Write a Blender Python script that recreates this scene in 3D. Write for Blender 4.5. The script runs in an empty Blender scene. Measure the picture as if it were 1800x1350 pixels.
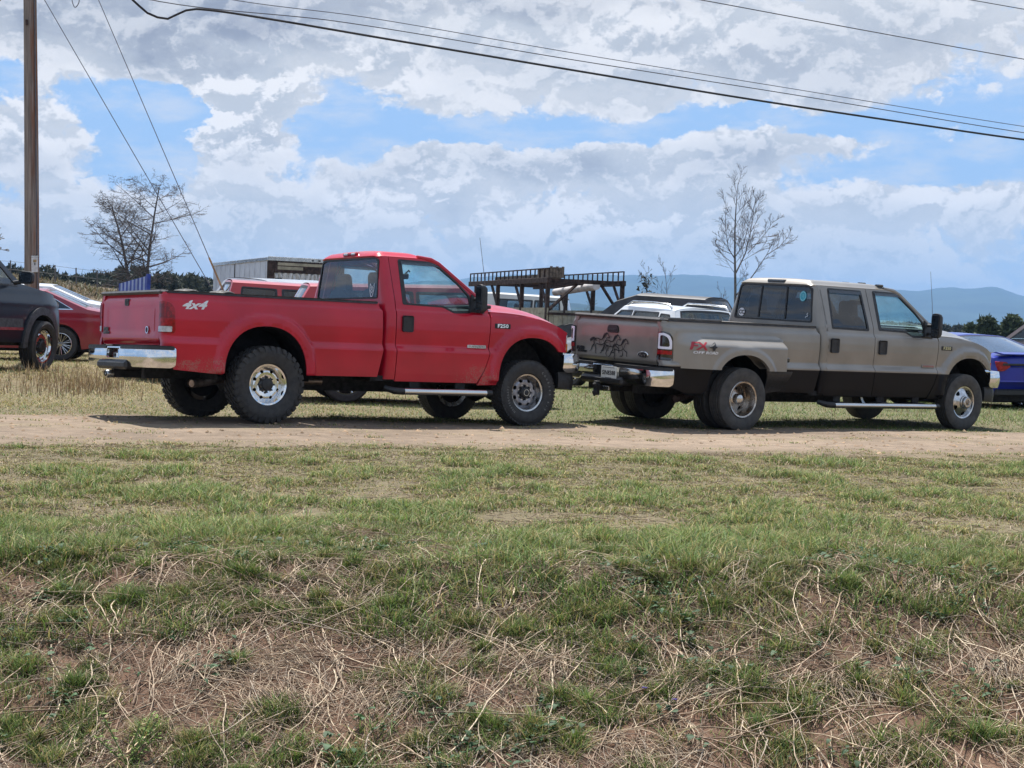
import bpy, math, random
import numpy as np
from mathutils import Vector, Matrix, Euler
from mathutils.geometry import delaunay_2d_cdt

sc = bpy.context.scene
COL = sc.collection
R = math.radians
rng = np.random.default_rng(11)
rnd = random.Random(5)

# ---------------------------------------------------------------- camera, sky, sun, exposure
FPX, HZ = 3063.0, 570.5                      # focal length in photograph pixels, horizon row
cam_d = bpy.data.cameras.new('camera'); cam = bpy.data.objects.new('camera', cam_d); COL.objects.link(cam)
cam_d.sensor_width = 36.0; cam_d.lens = FPX / 1800 * 36; cam_d.clip_start = .1; cam_d.clip_end = 40000
cam.rotation_euler = (math.pi/2 - math.atan((675-HZ)/FPX), 0, 0)
sc.camera = cam
SUN_EL, SUN_AZ = R(63), R(-12)               # azimuth from +Y towards +X (the sun stands beyond the trucks, high)
SKY_STRENGTH = .10
sun_d = bpy.data.lights.new('sun', 'SUN'); sun = bpy.data.objects.new('sun', sun_d); COL.objects.link(sun)
sun_d.energy = 4.8; sun_d.angle = R(.9); sun_d.color = (1, .955, .89)
sd = Vector((math.sin(SUN_AZ)*math.cos(SUN_EL), math.cos(SUN_AZ)*math.cos(SUN_EL), math.sin(SUN_EL)))
sun.rotation_euler = sd.to_track_quat('Z', 'Y').to_euler()
vs = sc.view_settings
vs.view_transform = 'Standard'; vs.look = 'None'; vs.gamma = 1; vs.exposure = .78; vs.use_curve_mapping = False
sc.cycles.volume_bounces = 0
sc.cycles.max_bounces = 8; sc.cycles.transparent_max_bounces = 16
sc.cycles.use_denoising = True

class NT:
    """small helper round a node tree"""
    def __init__(s, tree): s.t = tree; s.n = tree.nodes; s.l = tree.links
    def node(s, typ, **kw):
        n = s.n.new(typ)
        for k, v in kw.items(): setattr(n, k, v)
        return n
    def put(s, sock, v):
        if v is None: return
        if isinstance(v, bpy.types.NodeSocket): s.l.new(v, sock)
        else:
            if isinstance(v, (tuple, list)) and len(v) == 3 and sock.type == 'RGBA': v = (*v, 1)
            sock.default_value = v
    def math(s, op, a, b=None, c=None, clamp=False):
        n = s.node('ShaderNodeMath', operation=op, use_clamp=clamp)
        for i, v in enumerate((a, b, c)):
            if v is not None: s.put(n.inputs[i], v)
        return n.outputs[0]
    def vmath(s, op, a, b=None):
        n = s.node('ShaderNodeVectorMath', operation=op)
        s.put(n.inputs[0], a)
        if b is not None: s.put(n.inputs[3 if op == 'SCALE' else 1], b)
        return n.outputs['Value'] if op in ('DOT_PRODUCT', 'LENGTH') else n.outputs[0]
    def noise(s, vec, scale, detail=4, rough=.55, dist=0):
        n = s.node('ShaderNodeTexNoise'); s.put(n.inputs['Vector'], vec)
        n.inputs['Scale'].default_value = scale; n.inputs['Detail'].default_value = detail
        n.inputs['Roughness'].default_value = rough; n.inputs['Distortion'].default_value = dist
        return n.outputs[0]
    def mapr(s, v, a, b, c=0., d=1., smooth=True):
        n = s.node('ShaderNodeMapRange', interpolation_type='SMOOTHSTEP' if smooth else 'LINEAR')
        s.put(n.inputs[0], v)
        for i, q in enumerate((a, b, c, d)): s.put(n.inputs[i+1], q)
        return n.outputs[0]
    def mix(s, f, a, b):
        n = s.node('ShaderNodeMix', data_type='RGBA')
        s.put(n.inputs[0], f); s.put(n.inputs[6], a); s.put(n.inputs[7], b)
        return n.outputs[2]
    def xyz(s, v):
        n = s.node('ShaderNodeSeparateXYZ'); s.put(n.inputs[0], v); return n.outputs
    def comb(s, x, y, z):
        n = s.node('ShaderNodeCombineXYZ')
        for i, v in enumerate((x, y, z)): s.put(n.inputs[i], v)
        return n.outputs[0]

# the sky: Nishita air with broken spring cloud over all of it
world = bpy.data.worlds.new('World'); sc.world = world; world.use_nodes = True
def build_sky():
    t = NT(world.node_tree); t.n.clear()
    out = t.node('ShaderNodeOutputWorld'); bg = t.node('ShaderNodeBackground'); bg.inputs[1].default_value = SKY_STRENGTH
    sky = t.node('ShaderNodeTexSky', sky_type='NISHITA', sun_disc=False, sun_elevation=SUN_EL, sun_rotation=SUN_AZ)
    sky.air_density = 1.0; sky.dust_density = .7; sky.ozone_density = 2.0; sky.altitude = 300
    d = t.vmath('NORMALIZE', t.node('ShaderNodeTexCoord').outputs['Generated'])
    X, Y, Z = t.xyz(d)
    az = t.math('MULTIPLY', t.math('ARCTAN2', X, Y), 57.2958)
    el = t.math('MULTIPLY', t.math('ARCSINE', Z), 57.2958)
    # ragged borders: the angles are pushed about a little before the heaps are laid out
    wv = t.comb(X, Y, t.math('MULTIPLY', Z, 1.5))
    w1 = t.math('SUBTRACT', t.noise(wv, 14.0, 6, .62), .5); w2 = t.math('SUBTRACT', t.noise(t.vmath('ADD', wv, (3.1, 1.7, .4)), 14.0, 6, .62), .5)
    azw = t.math('MULTIPLY_ADD', w1, 6.5, az); elw = t.math('MULTIPLY_ADD', w2, 2.6, el)
    def px(x, y): return ((x-900)/53.46, (HZ-y)/53.46)
    def gsum(lst, start, A_=None, E_=None):
        acc = start
        for x, y, sx, sy, a in lst:
            A, E = px(x, y)
            da = t.math('MULTIPLY', t.math('SUBTRACT', A_ or azw, A), 53.46/sx); de = t.math('MULTIPLY', t.math('SUBTRACT', E_ or elw, E), 53.46/sy)
            q = t.math('ADD', t.math('MULTIPLY', da, da), t.math('MULTIPLY', de, de))
            g = t.math('POWER', 2.718, t.math('MULTIPLY', t.math('MULTIPLY', q, q), -.7))
            acc = t.math('MULTIPLY_ADD', g, a, acc)
        return acc
    # the dome unrolled on a plane without stretching (stereographic), so heaps keep their shape
    pl = t.vmath('SCALE', t.comb(X, Y, 0.0), t.math('DIVIDE', 1.0, t.math('ADD', 1.0, t.math('MAXIMUM', Z, -.2))))
    pl = t.vmath('SCALE', pl, t.math('POWER', t.vmath('LENGTH', pl), .40))      # heaps lie flatter than they are wide
    def noise2(v, sc_, det, rough=.55):
        n = t.node('ShaderNodeTexNoise', noise_dimensions='2D'); t.put(n.inputs['Vector'], v); n.inputs['Scale'].default_value = sc_; n.inputs['Detail'].default_value = det; n.inputs['Roughness'].default_value = rough
        return n
    def puff(v, sc_, det):
        n = t.node('ShaderNodeTexVoronoi', feature='F1', voronoi_dimensions='2D'); t.put(n.inputs['Vector'], v); n.inputs['Scale'].default_value = sc_; n.inputs['Detail'].default_value = det
        n.inputs['Roughness'].default_value = .55; n.inputs['Lacunarity'].default_value = 2.2
        return n.outputs['Distance']
    def dens(v):
        v2 = t.vmath('ADD', v, t.vmath('SCALE', noise2(v, 24.0, 6, .6).outputs['Color'], .060))
        return t.math('ADD', t.math('MULTIPLY', noise2(v, 7.5, 3, .5).outputs[0], .50), t.math('MULTIPLY_ADD', puff(v2, 19.0, 3.0), -.36, .42))
    n0 = dens(pl); n1 = dens(t.vmath('SCALE', pl, 1-.0115))
    cov = gsum(SKY_SPOTS, t.math('MULTIPLY_ADD', t.noise(d, 2.6, 2), .22, -.03))
    f0 = t.math('ADD', n0, cov)
    alpha = t.mapr(f0, .37, .555)
    thick = t.mapr(f0, .50, .78)
    lit = t.mapr(t.math('SUBTRACT', n0, n1), -.055, .075)
    wisp = t.mapr(t.noise(t.vmath('MULTIPLY', d, (1, 1, 3.0)), 20.0, 6, .62), .42, .70)
    k = 1.0/SKY_STRENGTH
    K = lambda r, g, b: (r*k, g*k, b*k)
    white = K(*C_WHITE); mid = K(*C_MID); dark = K(*C_DARK)
    c = t.mix(thick, white, mid)
    gs = gsum(SKY_DARK, 0.0)
    over = t.mapr(t.math('MULTIPLY_ADD', t.noise(d, 4.0, 3), 16, el), 19, 30, 0, .15)
    dk = t.math('MULTIPLY', t.math('ADD', gs, over), t.mapr(f0, .44, .60), clamp=True)
    dk = t.math('MULTIPLY', dk, t.mapr(n1, .30, .56, .45, 1.0))
    c = t.mix(t.math('MULTIPLY', t.math('SUBTRACT', 1.0, lit), .60), c, mid)
    c = t.mix(dk, c, dark)
    gl = gsum(SKY_LIT, .60)
    c = t.mix(t.math('MULTIPLY', t.math('MULTIPLY', lit, t.math('SUBTRACT', 1.0, t.math('MULTIPLY', dk, .75))), gl, clamp=True), c, K(*C_LIT))
    blue = t.mix(.88, sky.outputs[0], K(*C_BLUE))
    pale = t.mix(t.math('MULTIPLY', wisp, .45), blue, white)
    s_ = t.mix(alpha, pale, c)
    s_ = t.mix(t.mapr(el, .2, 5.0, .50, 0), s_, K(*C_MILK))
    s_ = t.mix(t.mapr(el, -1.0, -.2), K(.16, .17, .15), s_)
    t.l.new(s_, bg.inputs[0]); t.l.new(bg.outputs[0], out.inputs[0])
C_WHITE = (0.50, 0.502, 0.515); C_MID = (0.350, 0.376, 0.415); C_DARK = (0.190, 0.212, 0.265); C_LIT = (0.575, 0.575, 0.590); C_BLUE = (0.185, 0.315, 0.535); C_MILK = (0.345, 0.415, 0.495)
# (pixel column, pixel row, half widths, amount): where the cloud opens, heaps up, hangs grey, shines
SKY_SPOTS = [(760, 232, 290, 24, -.29), (1200, 226, 260, 24, -.30), (1640, 300, 230, 34, -.32), (280, 195, 120, 30, -.26), (15, 150, 50, 36, -.26),
             (580, 232, 90, 50, -.16), (430, 112, 60, 18, -.18), (1480, 215, 240, 18, -.08), (290, 240, 50, 34, -.10), (1800, 205, 80, 30, -.10),
             (415, 212, 84, 70, .58), (330, 215, 26, 60, -.22), (540, 225, 30, 50, -.20), (180, 60, 400, 80, .34), (330, 130, 150, 34, .20), (860, 70, 330, 90, .30), (650, 160, 140, 45, .16), (1500, 100, 360, 90, .32),
             (650, 290, 150, 34, .26), (955, 292, 140, 34, .28), (1310, 272, 170, 44, .30), (100, 250, 140, 60, .28), (1180, 190, 160, 26, .14), (1490, 275, 50, 24, .22),
             (700, 400, 800, 90, .24), (900, 500, 1400, 60, .16), (250, 400, 300, 60, .10), (1550, 390, 340, 66, .22), (1700, 350, 160, 50, .18)]
SKY_DARK = [(150, 50, 330, 56, .95), (330, 128, 120, 30, .85), (560, 40, 180, 60, .6), (1010, 12, 280, 26, .8), (1560, 120, 300, 60, .42), (640, 295, 95, 26, .62),
            (960, 296, 105, 25, .72), (1330, 300, 170, 26, .5), (1500, 278, 44, 22, .5), (440, 265, 60, 34, .45), (1650, 235, 90, 24, .4), (90, 285, 120, 26, .35), (840, 120, 160, 30, .25), (1150, 110, 130, 40, .2),
            (640, 372, 200, 20, .3), (1150, 440, 300, 22, .22), (1500, 440, 400, 20, .2)]
SKY_LIT = [(415, 205, 100, 66, 1.0), (110, 220, 150, 50, .4), (640, 150, 160, 60, .35), (1150, 90, 170, 60, .3), (1100, 385, 120, 30, .6), (940, 385, 140, 40, .45), (680, 345, 120, 30, .4), (1650, 340, 200, 36, .45), (1350, 235, 160, 26, .4)]
build_sky()

# ---------------------------------------------------------------- small mesh helpers
def tag(o, label=None, cat=None, group=None, kind=None):
    if label: o['label'] = label
    if cat: o['category'] = cat
    if group: o['group'] = group
    if kind: o['kind'] = kind
    return o

def empty(name, loc=(0, 0, 0), rot=(0, 0, 0)):
    o = bpy.data.objects.new(name, None); COL.objects.link(o); o.location = loc; o.rotation_euler = rot
    o.empty_display_size = .2
    return o

def mk(name, V, F, mat, parent=None, smooth=True, loc=None, rot=None, mats=None, midx=None):
    me = bpy.data.meshes.new(name)
    me.from_pydata([tuple(map(float, v)) for v in V], [], [tuple(int(i) for i in f) for f in F])
    for m in (mats or [mat]): me.materials.append(m)
    if midx is not None: me.polygons.foreach_set('material_index', np.asarray(midx, dtype=np.int32))
    if smooth: me.polygons.foreach_set('use_smooth', np.ones(len(me.polygons), dtype=bool))
    me.update()
    o = bpy.data.objects.new(name, me); COL.objects.link(o)
    if parent is not None: o.parent = parent
    if loc is not None: o.location = loc
    if rot is not None: o.rotation_euler = rot
    if smooth == 'angle': me.set_sharp_from_angle(angle=R(35))
    return o

def fast_mesh(name, V, tris, mat, parent=None, color=None, smooth=False):
    """triangles straight from arrays, with an optional colour per vertex"""
    me = bpy.data.meshes.new(name); V = np.asarray(V, dtype=np.float32); T = np.asarray(tris, dtype=np.int32)
    me.vertices.add(len(V)); me.vertices.foreach_set('co', V.ravel())
    me.loops.add(T.size); me.loops.foreach_set('vertex_index', T.ravel())
    me.polygons.add(len(T)); me.polygons.foreach_set('loop_start', np.arange(0, T.size, T.shape[1], dtype=np.int32))
    me.polygons.foreach_set('loop_total', np.full(len(T), T.shape[1], dtype=np.int32))
    if smooth: me.polygons.foreach_set('use_smooth', np.ones(len(T), dtype=bool))
    me.update(calc_edges=True)
    if color is not None:
        a = me.color_attributes.new('col', 'FLOAT_COLOR', 'POINT')
        a.data.foreach_set('color', np.hstack([np.asarray(color, np.float32), np.ones((len(V), 1), np.float32)]).ravel())
    me.materials.append(mat)
    o = bpy.data.objects.new(name, me); COL.objects.link(o)
    if parent is not None: o.parent = parent
    return o

class MB:
    """collects simple solids into one mesh"""
    def __init__(s): s.V = []; s.F = []
    def add(s, V, F):
        n = len(s.V); s.V += [tuple(v) for v in V]; s.F += [tuple(i+n for i in f) for f in F]; return s
    def box(s, x0, x1, y0, y1, z0, z1, bev=0.0):
        b = min(bev, abs(x1-x0)/2.2, abs(y1-y0)/2.2, abs(z1-z0)/2.2)
        if b <= 0:
            V = [(x, y, z) for z in (z0, z1) for y in (y0, y1) for x in (x0, x1)]
            return s.add(V, [(0, 2, 3, 1), (4, 5, 7, 6), (0, 1, 5, 4), (2, 6, 7, 3), (0, 4, 6, 2), (1, 3, 7, 5)])
        V = []; ids = {}
        for i, x in enumerate((x0, x1)):
            for j, y in enumerate((y0, y1)):
                for k, z in enumerate((z0, z1)):
                    sx, sy, sz = (1, -1)[i], (1, -1)[j], (1, -1)[k]
                    for a in range(3):
                        p = [x+sx*b, y+sy*b, z+sz*b]; p[a] = (x, y, z)[a]
                        ids[i, j, k, a] = len(V); V.append(p)
        F = []
        g = lambda i, j, k, a: ids[i, j, k, a]
        for a in range(3):
            for e in (0, 1):
                q = []
                for u, w in ((0, 0), (1, 0), (1, 1), (0, 1)):
                    c = [0, 0, 0]; c[a] = e; c[(a+1) % 3] = u; c[(a+2) % 3] = w; q.append(g(*c, a))
                F.append(q if e else q[::-1])
        for a in range(3):
            b1, b2 = (a+1) % 3, (a+2) % 3
            for u in (0, 1):
                for w in (0, 1):
                    c0 = [0, 0, 0]; c0[b1] = u; c0[b2] = w; c1 = list(c0); c1[a] = 1
                    q = [g(*c0, b1), g(*c1, b1), g(*c1, b2), g(*c0, b2)]
                    F.append(q if (u ^ w) else q[::-1])
        for i in (0, 1):
            for j in (0, 1):
                for k in (0, 1):
                    q = [g(i, j, k, 0), g(i, j, k, 1), g(i, j, k, 2)]
                    F.append(q if (i+j+k) % 2 else q[::-1])
        return s.add(V, F)
    def tube(s, pts, r, n=8, caps=True):
        pts = [Vector(p) for p in pts]; m = len(pts)
        rs = r if hasattr(r, '__len__') else [r]*m
        V = []; F = []; up = None
        for i, p in enumerate(pts):
            d = (pts[min(i+1, m-1)] - pts[max(i-1, 0)])
            if d.length < 1e-9: d = Vector((0, 0, 1))
            d.normalize()
            if up is None: up = Vector((0, 0, 1)) if abs(d.z) < .9 else Vector((1, 0, 0))
            u = d.cross(up)
            if u.length < 1e-6: u = d.orthogonal()
            u.normalize(); w = u.cross(d); up = w
            for k in range(n):
                a = 2*math.pi*k/n; V.append(p + (u*math.cos(a) + w*math.sin(a))*rs[i])
        for i in range(m-1):
            for k in range(n):
                F.append((i*n+k, i*n+(k+1) % n, (i+1)*n+(k+1) % n, (i+1)*n+k))
        if caps: F.append(tuple(range(n))[::-1]); F.append(tuple(range((m-1)*n, m*n)))
        return s.add(V, F)
    def prism(s, poly, fn0, fn1):
        """poly of 2D points; fn0, fn1 place the two ends"""
        n = len(poly); V = [fn0(*p) for p in poly] + [fn1(*p) for p in poly]
        F = [tuple(range(n))[::-1], tuple(range(n, 2*n))] + [(i, (i+1) % n, n+(i+1) % n, n+i) for i in range(n)]
        return s.add(V, F)
    def lathe(s, prof, n=32, axis='y', c=(0, 0, 0), sign=1):
        """prof of (radius, offset along the axis)"""
        V = []; F = []
        for r, o in prof:
            for k in range(n):
                a = 2*math.pi*k/n; p = (r*math.cos(a), r*math.sin(a))
                if axis == 'y': V.append((c[0]+p[0], c[1]+o*sign, c[2]+p[1]))
                elif axis == 'x': V.append((c[0]+o*sign, c[1]+p[0], c[2]+p[1]))
                else: V.append((c[0]+p[0], c[1]+p[1], c[2]+o*sign))
        for i in range(len(prof)-1):
            for k in range(n):
                F.append((i*n+k, i*n+(k+1) % n, (i+1)*n+(k+1) % n, (i+1)*n+k))
        return s.add(V, F)
    def build(s, name, mat, parent=None, smooth='angle', **kw):
        o = mk(name, s.V, s.F, mat, parent, smooth, **kw)
        import bmesh
        bm = bmesh.new(); bm.from_mesh(o.data); bmesh.ops.recalc_face_normals(bm, faces=bm.faces); bm.to_mesh(o.data); bm.free()
        return o

def resample(poly, sp, closed=True):
    poly = np.asarray(poly, float); out = []
    n = len(poly)
    for i in range(n if closed else n-1):
        a, b = poly[i], poly[(i+1) % n]; k = max(1, int(math.ceil(np.linalg.norm(b-a)/sp)))
        for j in range(k): out.append(a + (b-a)*j/k)
    if not closed: out.append(poly[-1])
    return np.array(out)

def inside(P, poly):
    P = np.asarray(P); x, y = P[:, 0], P[:, 1]; r = np.zeros(len(P), bool); n = len(poly)
    for i in range(n):
        x1, y1 = poly[i]; x2, y2 = poly[(i+1) % n]
        if y1 == y2: continue
        c = ((y1 > y) != (y2 > y)) & (x < (x2-x1)*(y-y1)/(y2-y1) + x1)
        r ^= c
    return r

def edge_dist(P, poly):
    A = np.asarray(poly); B = np.roll(A, -1, 0); d = np.full(len(P), 1e9)
    for a, b in zip(A, B):
        ab = b-a; t = np.clip(((P-a)@ab)/max(ab@ab, 1e-12), 0, 1)
        d = np.minimum(d, np.linalg.norm(P-(a+t[:, None]*ab), axis=1))
    return d

def rounded(poly, r, k=4):
    """round the corners of a polygon; r one radius or one per corner"""
    P = np.asarray(poly, float); n = len(P); out = []
    rr = r if hasattr(r, '__len__') else [r]*n
    for i in range(n):
        p, a, b = P[i], P[i-1], P[(i+1) % n]
        va, vb = a-p, b-p; la, lb = np.linalg.norm(va), np.linalg.norm(vb); q = min(rr[i], la*.48, lb*.48)
        if q < 1e-4: out.append(p); continue
        s, e = p+va/la*q, p+vb/lb*q
        for j in range(k+1):
            t = j/k; out.append((1-t)**2*s + 2*t*(1-t)*p + t*t*e)
    return np.array(out)

def sheet(name, outline, fn, mat, parent=None, holes=(), sp=.05, thick=.018, off=0., out=(0, -1, 0), loc=None, rim_mat=None):
    """a panel: a 2D outline with holes, triangulated, laid through fn(u, v) -> 3D, with exact smooth normals and turned-in edges"""
    loops = [resample(outline, sp)] + [resample(h, sp) for h in holes]
    lo, hi = loops[0].min(0), loops[0].max(0)
    gx = np.arange(lo[0]+sp/2, hi[0], sp); gy = np.arange(lo[1]+sp/2, hi[1], sp)
    if len(gx) and len(gy):
        g = np.stack(np.meshgrid(gx, gy), -1).reshape(-1, 2)
        ok = inside(g, loops[0]) & (edge_dist(g, loops[0]) > sp*.42)
        for h in loops[1:]: ok &= ~inside(g, h); ok &= edge_dist(g, h) > sp*.42
        g = g[ok]
    else: g = np.zeros((0, 2))
    P = []; E = []
    for l in loops:
        n0 = len(P); P += [Vector(p) for p in l]; E += [(n0+i, n0+(i+1) % len(l)) for i in range(len(l))]
    P += [Vector(p) for p in g]
    v2, _, tri, *_ = delaunay_2d_cdt(P, E, [], 0, 1e-6)
    V2 = np.array([tuple(v) for v in v2]); T = np.array([t for t in tri if len(t) == 3])
    c = V2[T].mean(1); ok = inside(c, loops[0])
    for h in loops[1:]: ok &= ~inside(c, h)
    T = T[ok]
    used = np.unique(T); remap = -np.ones(len(V2), int); remap[used] = np.arange(len(used)); V2 = V2[used]; T = remap[T]
    h = 2e-3
    f = lambda u, v: np.stack(np.broadcast_arrays(*fn(u, v)), -1).astype(float)
    u, v = V2[:, 0], V2[:, 1]
    Q = f(u, v); N = np.cross(f(u+h, v)-f(u-h, v), f(u, v+h)-f(u, v-h)); N /= np.maximum(np.linalg.norm(N, axis=1, keepdims=True), 1e-12)
    if (N @ np.array(out, float)).mean() < 0: N = -N
    fnrm = np.cross(Q[T[:, 1]]-Q[T[:, 0]], Q[T[:, 2]]-Q[T[:, 0]])
    flip = (fnrm*N[T[:, 0]]).sum(1) < 0; T[flip] = T[flip][:, ::-1]
    Q = Q + N*off
    faces = [tuple(t) for t in T]; VV = [tuple(q) for q in Q]; nrm = [[tuple(N[i]) for i in t] for t in T]
    if thick > 0:
        cnt = {}
        for t in T:
            for a, b in ((t[0], t[1]), (t[1], t[2]), (t[2], t[0])):
                k = (min(a, b), max(a, b)); cnt[k] = None if k in cnt else (a, b)
        back = {}
        def bk(i):
            if i not in back: back[i] = len(VV); VV.append(tuple(Q[i]-N[i]*thick))
            return back[i]
        for k, e in cnt.items():
            if e is None: continue
            a, b = e; fc = (a, bk(a), bk(b), b)
            p = [np.array(VV[i]) for i in fc]; nn = np.cross(p[1]-p[0], p[3]-p[0]); nn = nn/max(np.linalg.norm(nn), 1e-12)
            faces.append(fc); nrm.append([tuple(nn)]*4)
    me = bpy.data.meshes.new(name); me.from_pydata(VV, [], faces); me.materials.append(mat)
    if rim_mat:
        me.materials.append(rim_mat); me.polygons.foreach_set('material_index', np.array([0]*len(T)+[1]*(len(faces)-len(T)), dtype=np.int32))
    me.polygons.foreach_set('use_smooth', np.ones(len(faces), dtype=bool)); me.update()
    me.normals_split_custom_set([n for f_ in nrm for n in f_])
    o = bpy.data.objects.new(name, me); COL.objects.link(o)
    if parent is not None: o.parent = parent
    if loc is not None: o.location = loc
    return o

def S(t): t = np.clip(t, 0, 1); return t*t*(3-2*t)

_font_cache = {}
def text_mesh(txt, size, depth=.003, shear=0., widthscale=1., bold=0.):
    """lettering as geometry: vertices centred on the origin in the XY plane"""
    cu = bpy.data.curves.new('lettering', 'FONT'); cu.body = txt; cu.size = size; cu.extrude = depth/2; cu.shear = shear
    cu.resolution_u = 2; cu.offset = bold; cu.align_x = 'CENTER'; cu.align_y = 'CENTER'
    o = bpy.data.objects.new('lettering', cu); me = bpy.data.meshes.new_from_object(o)
    V = np.array([tuple(v.co) for v in me.vertices]); F = [tuple(p.vertices) for p in me.polygons]
    bpy.data.objects.remove(o); bpy.data.curves.remove(cu); bpy.data.meshes.remove(me)
    V[:, 0] = (V[:, 0]-(V[:, 0].max()+V[:, 0].min())/2)*widthscale; V[:, 1] -= (V[:, 1].max()+V[:, 1].min())/2
    return V, F

def lettering(name, txt, size, mat, parent, pos, ux, uy, depth=.003, **kw):
    V, F = text_mesh(txt, size, depth, **kw)
    ux, uy = Vector(ux).normalized(), Vector(uy).normalized(); uz = ux.cross(uy); p = Vector(pos)
    return mk(name, [p+ux*a+uy*b+uz*c for a, b, c in V], F, mat, parent, smooth=False)

def copy_tree(o, parent=None):
    c = o.copy(); COL.objects.link(c)
    if parent is not None: c.parent = parent
    for ch in list(o.children): copy_tree(ch, c)
    return c
# ---------------------------------------------------------------- materials
def newmat(name):
    m = bpy.data.materials.new(name); m.use_nodes = True; t = NT(m.node_tree); t.n.clear()
    out = t.node('ShaderNodeOutputMaterial'); p = t.node('ShaderNodeBsdfPrincipled'); t.l.new(p.outputs[0], out.inputs[0])
    return m, t, p, out
def plain(name, col, rough=.5, metal=0., coat=0., var=.18, vscale=6., bump=0., bscale=40., spec=.5, col2=None):
    m, t, p, out = newmat(name)
    ob = t.node('ShaderNodeTexCoord').outputs['Object']
    n = t.noise(ob, vscale, 5, .6)
    c2 = col2 or tuple(c*(1-var*1.6) for c in col)
    c = t.mix(t.mapr(n, .3, .7), c2, tuple(min(1, c*(1+var*.4)) for c in col))
    t.put(p.inputs['Base Color'], c); p.inputs['Metallic'].default_value = metal
    t.put(p.inputs['Roughness'], t.mapr(t.noise(ob, vscale*2.3, 4), .3, .7, max(.02, rough*.8), min(1, rough*1.2)))
    p.inputs['Coat Weight'].default_value = coat; p.inputs['Coat Roughness'].default_value = .06
    p.inputs['Specular IOR Level'].default_value = spec
    if bump:
        b = t.node('ShaderNodeBump'); b.inputs['Strength'].default_value = bump; b.inputs['Distance'].default_value = .01
        t.put(b.inputs['Height'], t.noise(ob, bscale, 5, .6)); t.l.new(b.outputs[0], p.inputs['Normal'])
    return m
def paint(name, col, dust=.35, dustcol=(.27, .21, .16), lower=None, flake=.0, rough=.38, coat=.85, dust_z=(.42, .95), fade=.12, spec=.35, spatter=()):
    """car paint: clear coat, faint waviness, road dust thickest low down, optionally a second colour below a line"""
    m, t, p, out = newmat(name)
    ob = t.node('ShaderNodeTexCoord').outputs['Object']; x, y, z = t.xyz(ob)
    n1 = t.noise(ob, 1.7, 4); c = t.mix(t.mapr(n1, .3, .7), tuple(q*(1-fade) for q in col), tuple(min(1, q*(1+fade)) for q in col))
    if lower:
        edge = t.mapr(t.math('ADD', z, 0.0), lower[1]-.004, lower[1]+.004)
        c = t.mix(edge, lower[0], c)
    sp = t.noise(ob, 55, 5, .7); band = t.mapr(z, dust_z[0], dust_z[1], 1, 0)
    d = t.math('MULTIPLY', t.mapr(t.math('ADD', t.math('MULTIPLY', t.noise(t.vmath('MULTIPLY', ob, (1, 1, .5)), 3.2, 5, .65), .8), t.math('MULTIPLY', sp, .35)), .42, .78), band)
    film = t.mapr(t.noise(ob, 2.4, 5, .6), .3, .8, .0, .035)
    d = t.math('MULTIPLY_ADD', d, dust, t.math('MULTIPLY', film, min(1., dust*2)), clamp=True)
    for sx, sz, rx, rz in spatter:                         # dried mud flung up behind a wheel
        qx = t.math('DIVIDE', t.math('SUBTRACT', x, sx), rx); qz = t.math('DIVIDE', t.math('SUBTRACT', z, sz), rz)
        fall = t.mapr(t.math('ADD', t.math('MULTIPLY', qx, qx), t.math('MULTIPLY', qz, qz)), 0, 1, 1, 0)
        spk = t.math('ADD', t.math('MULTIPLY', t.noise(ob, 70, 4, .75), .65), t.math('MULTIPLY', t.noise(ob, 9, 4, .6), .35))
        m_ = t.math('MULTIPLY', t.mapr(t.math('MULTIPLY_ADD', fall, .16, spk), .625, .70), t.mapr(fall, 0, .25))
        d = t.math('MAXIMUM', d, t.math('MULTIPLY', m_, .5))
    t.put(p.inputs['Base Color'], t.mix(d, c, dustcol))
    p.inputs['Metallic'].default_value = flake; p.inputs['Specular IOR Level'].default_value = spec
    t.put(p.inputs['Roughness'], t.math('MULTIPLY_ADD', d, .5, rough, clamp=True))
    cw = t.math('MULTIPLY_ADD', d, -coat, coat, clamp=True)
    if lower: cw = t.math('MULTIPLY', cw, t.math('MULTIPLY_ADD', edge, .75, .25)); t.put(p.inputs['Specular IOR Level'], t.math('MULTIPLY_ADD', edge, spec-.1, .1))
    t.put(p.inputs['Coat Weight'], cw); p.inputs['Coat Roughness'].default_value = .09
    b = t.node('ShaderNodeBump'); b.inputs['Strength'].default_value = .05; b.inputs['Distance'].default_value = .02
    t.put(b.inputs['Height'], t.noise(ob, 3.5, 2)); t.l.new(b.outputs[0], p.inputs['Normal']); t.l.new(b.outputs[0], p.inputs['Coat Normal'])
    return m
def glass(name, tint, refl=1.0, rough=.02):
    m = bpy.data.materials.new(name); m.use_nodes = True; t = NT(m.node_tree); t.n.clear()
    out = t.node('ShaderNodeOutputMaterial'); tr = t.node('ShaderNodeBsdfTransparent'); gl = t.node('ShaderNodeBsdfGlossy')
    gl.inputs['Roughness'].default_value = rough; gl.inputs['Color'].default_value = (.95, .97, 1, 1)
    ob = t.node('ShaderNodeTexCoord').outputs['Object']
    t.put(tr.inputs[0], t.mix(t.mapr(t.noise(ob, 4.0, 4), .3, .75), tint, tuple(q*.86 for q in tint)))
    fr = t.node('ShaderNodeFresnel'); t.put(fr.inputs[0], t.mapr(t.node('ShaderNodeNewGeometry').outputs['Backfacing'], 0, 1, 1.5, 1/1.5, smooth=False))
    mx = t.node('ShaderNodeMixShader'); t.put(mx.inputs[0], t.math('MULTIPLY_ADD', fr.outputs[0], 1.25*refl, .015, clamp=True))
    t.l.new(tr.outputs[0], mx.inputs[1]); t.l.new(gl.outputs[0], mx.inputs[2]); t.l.new(mx.outputs[0], out.inputs[0])
    return m
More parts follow.
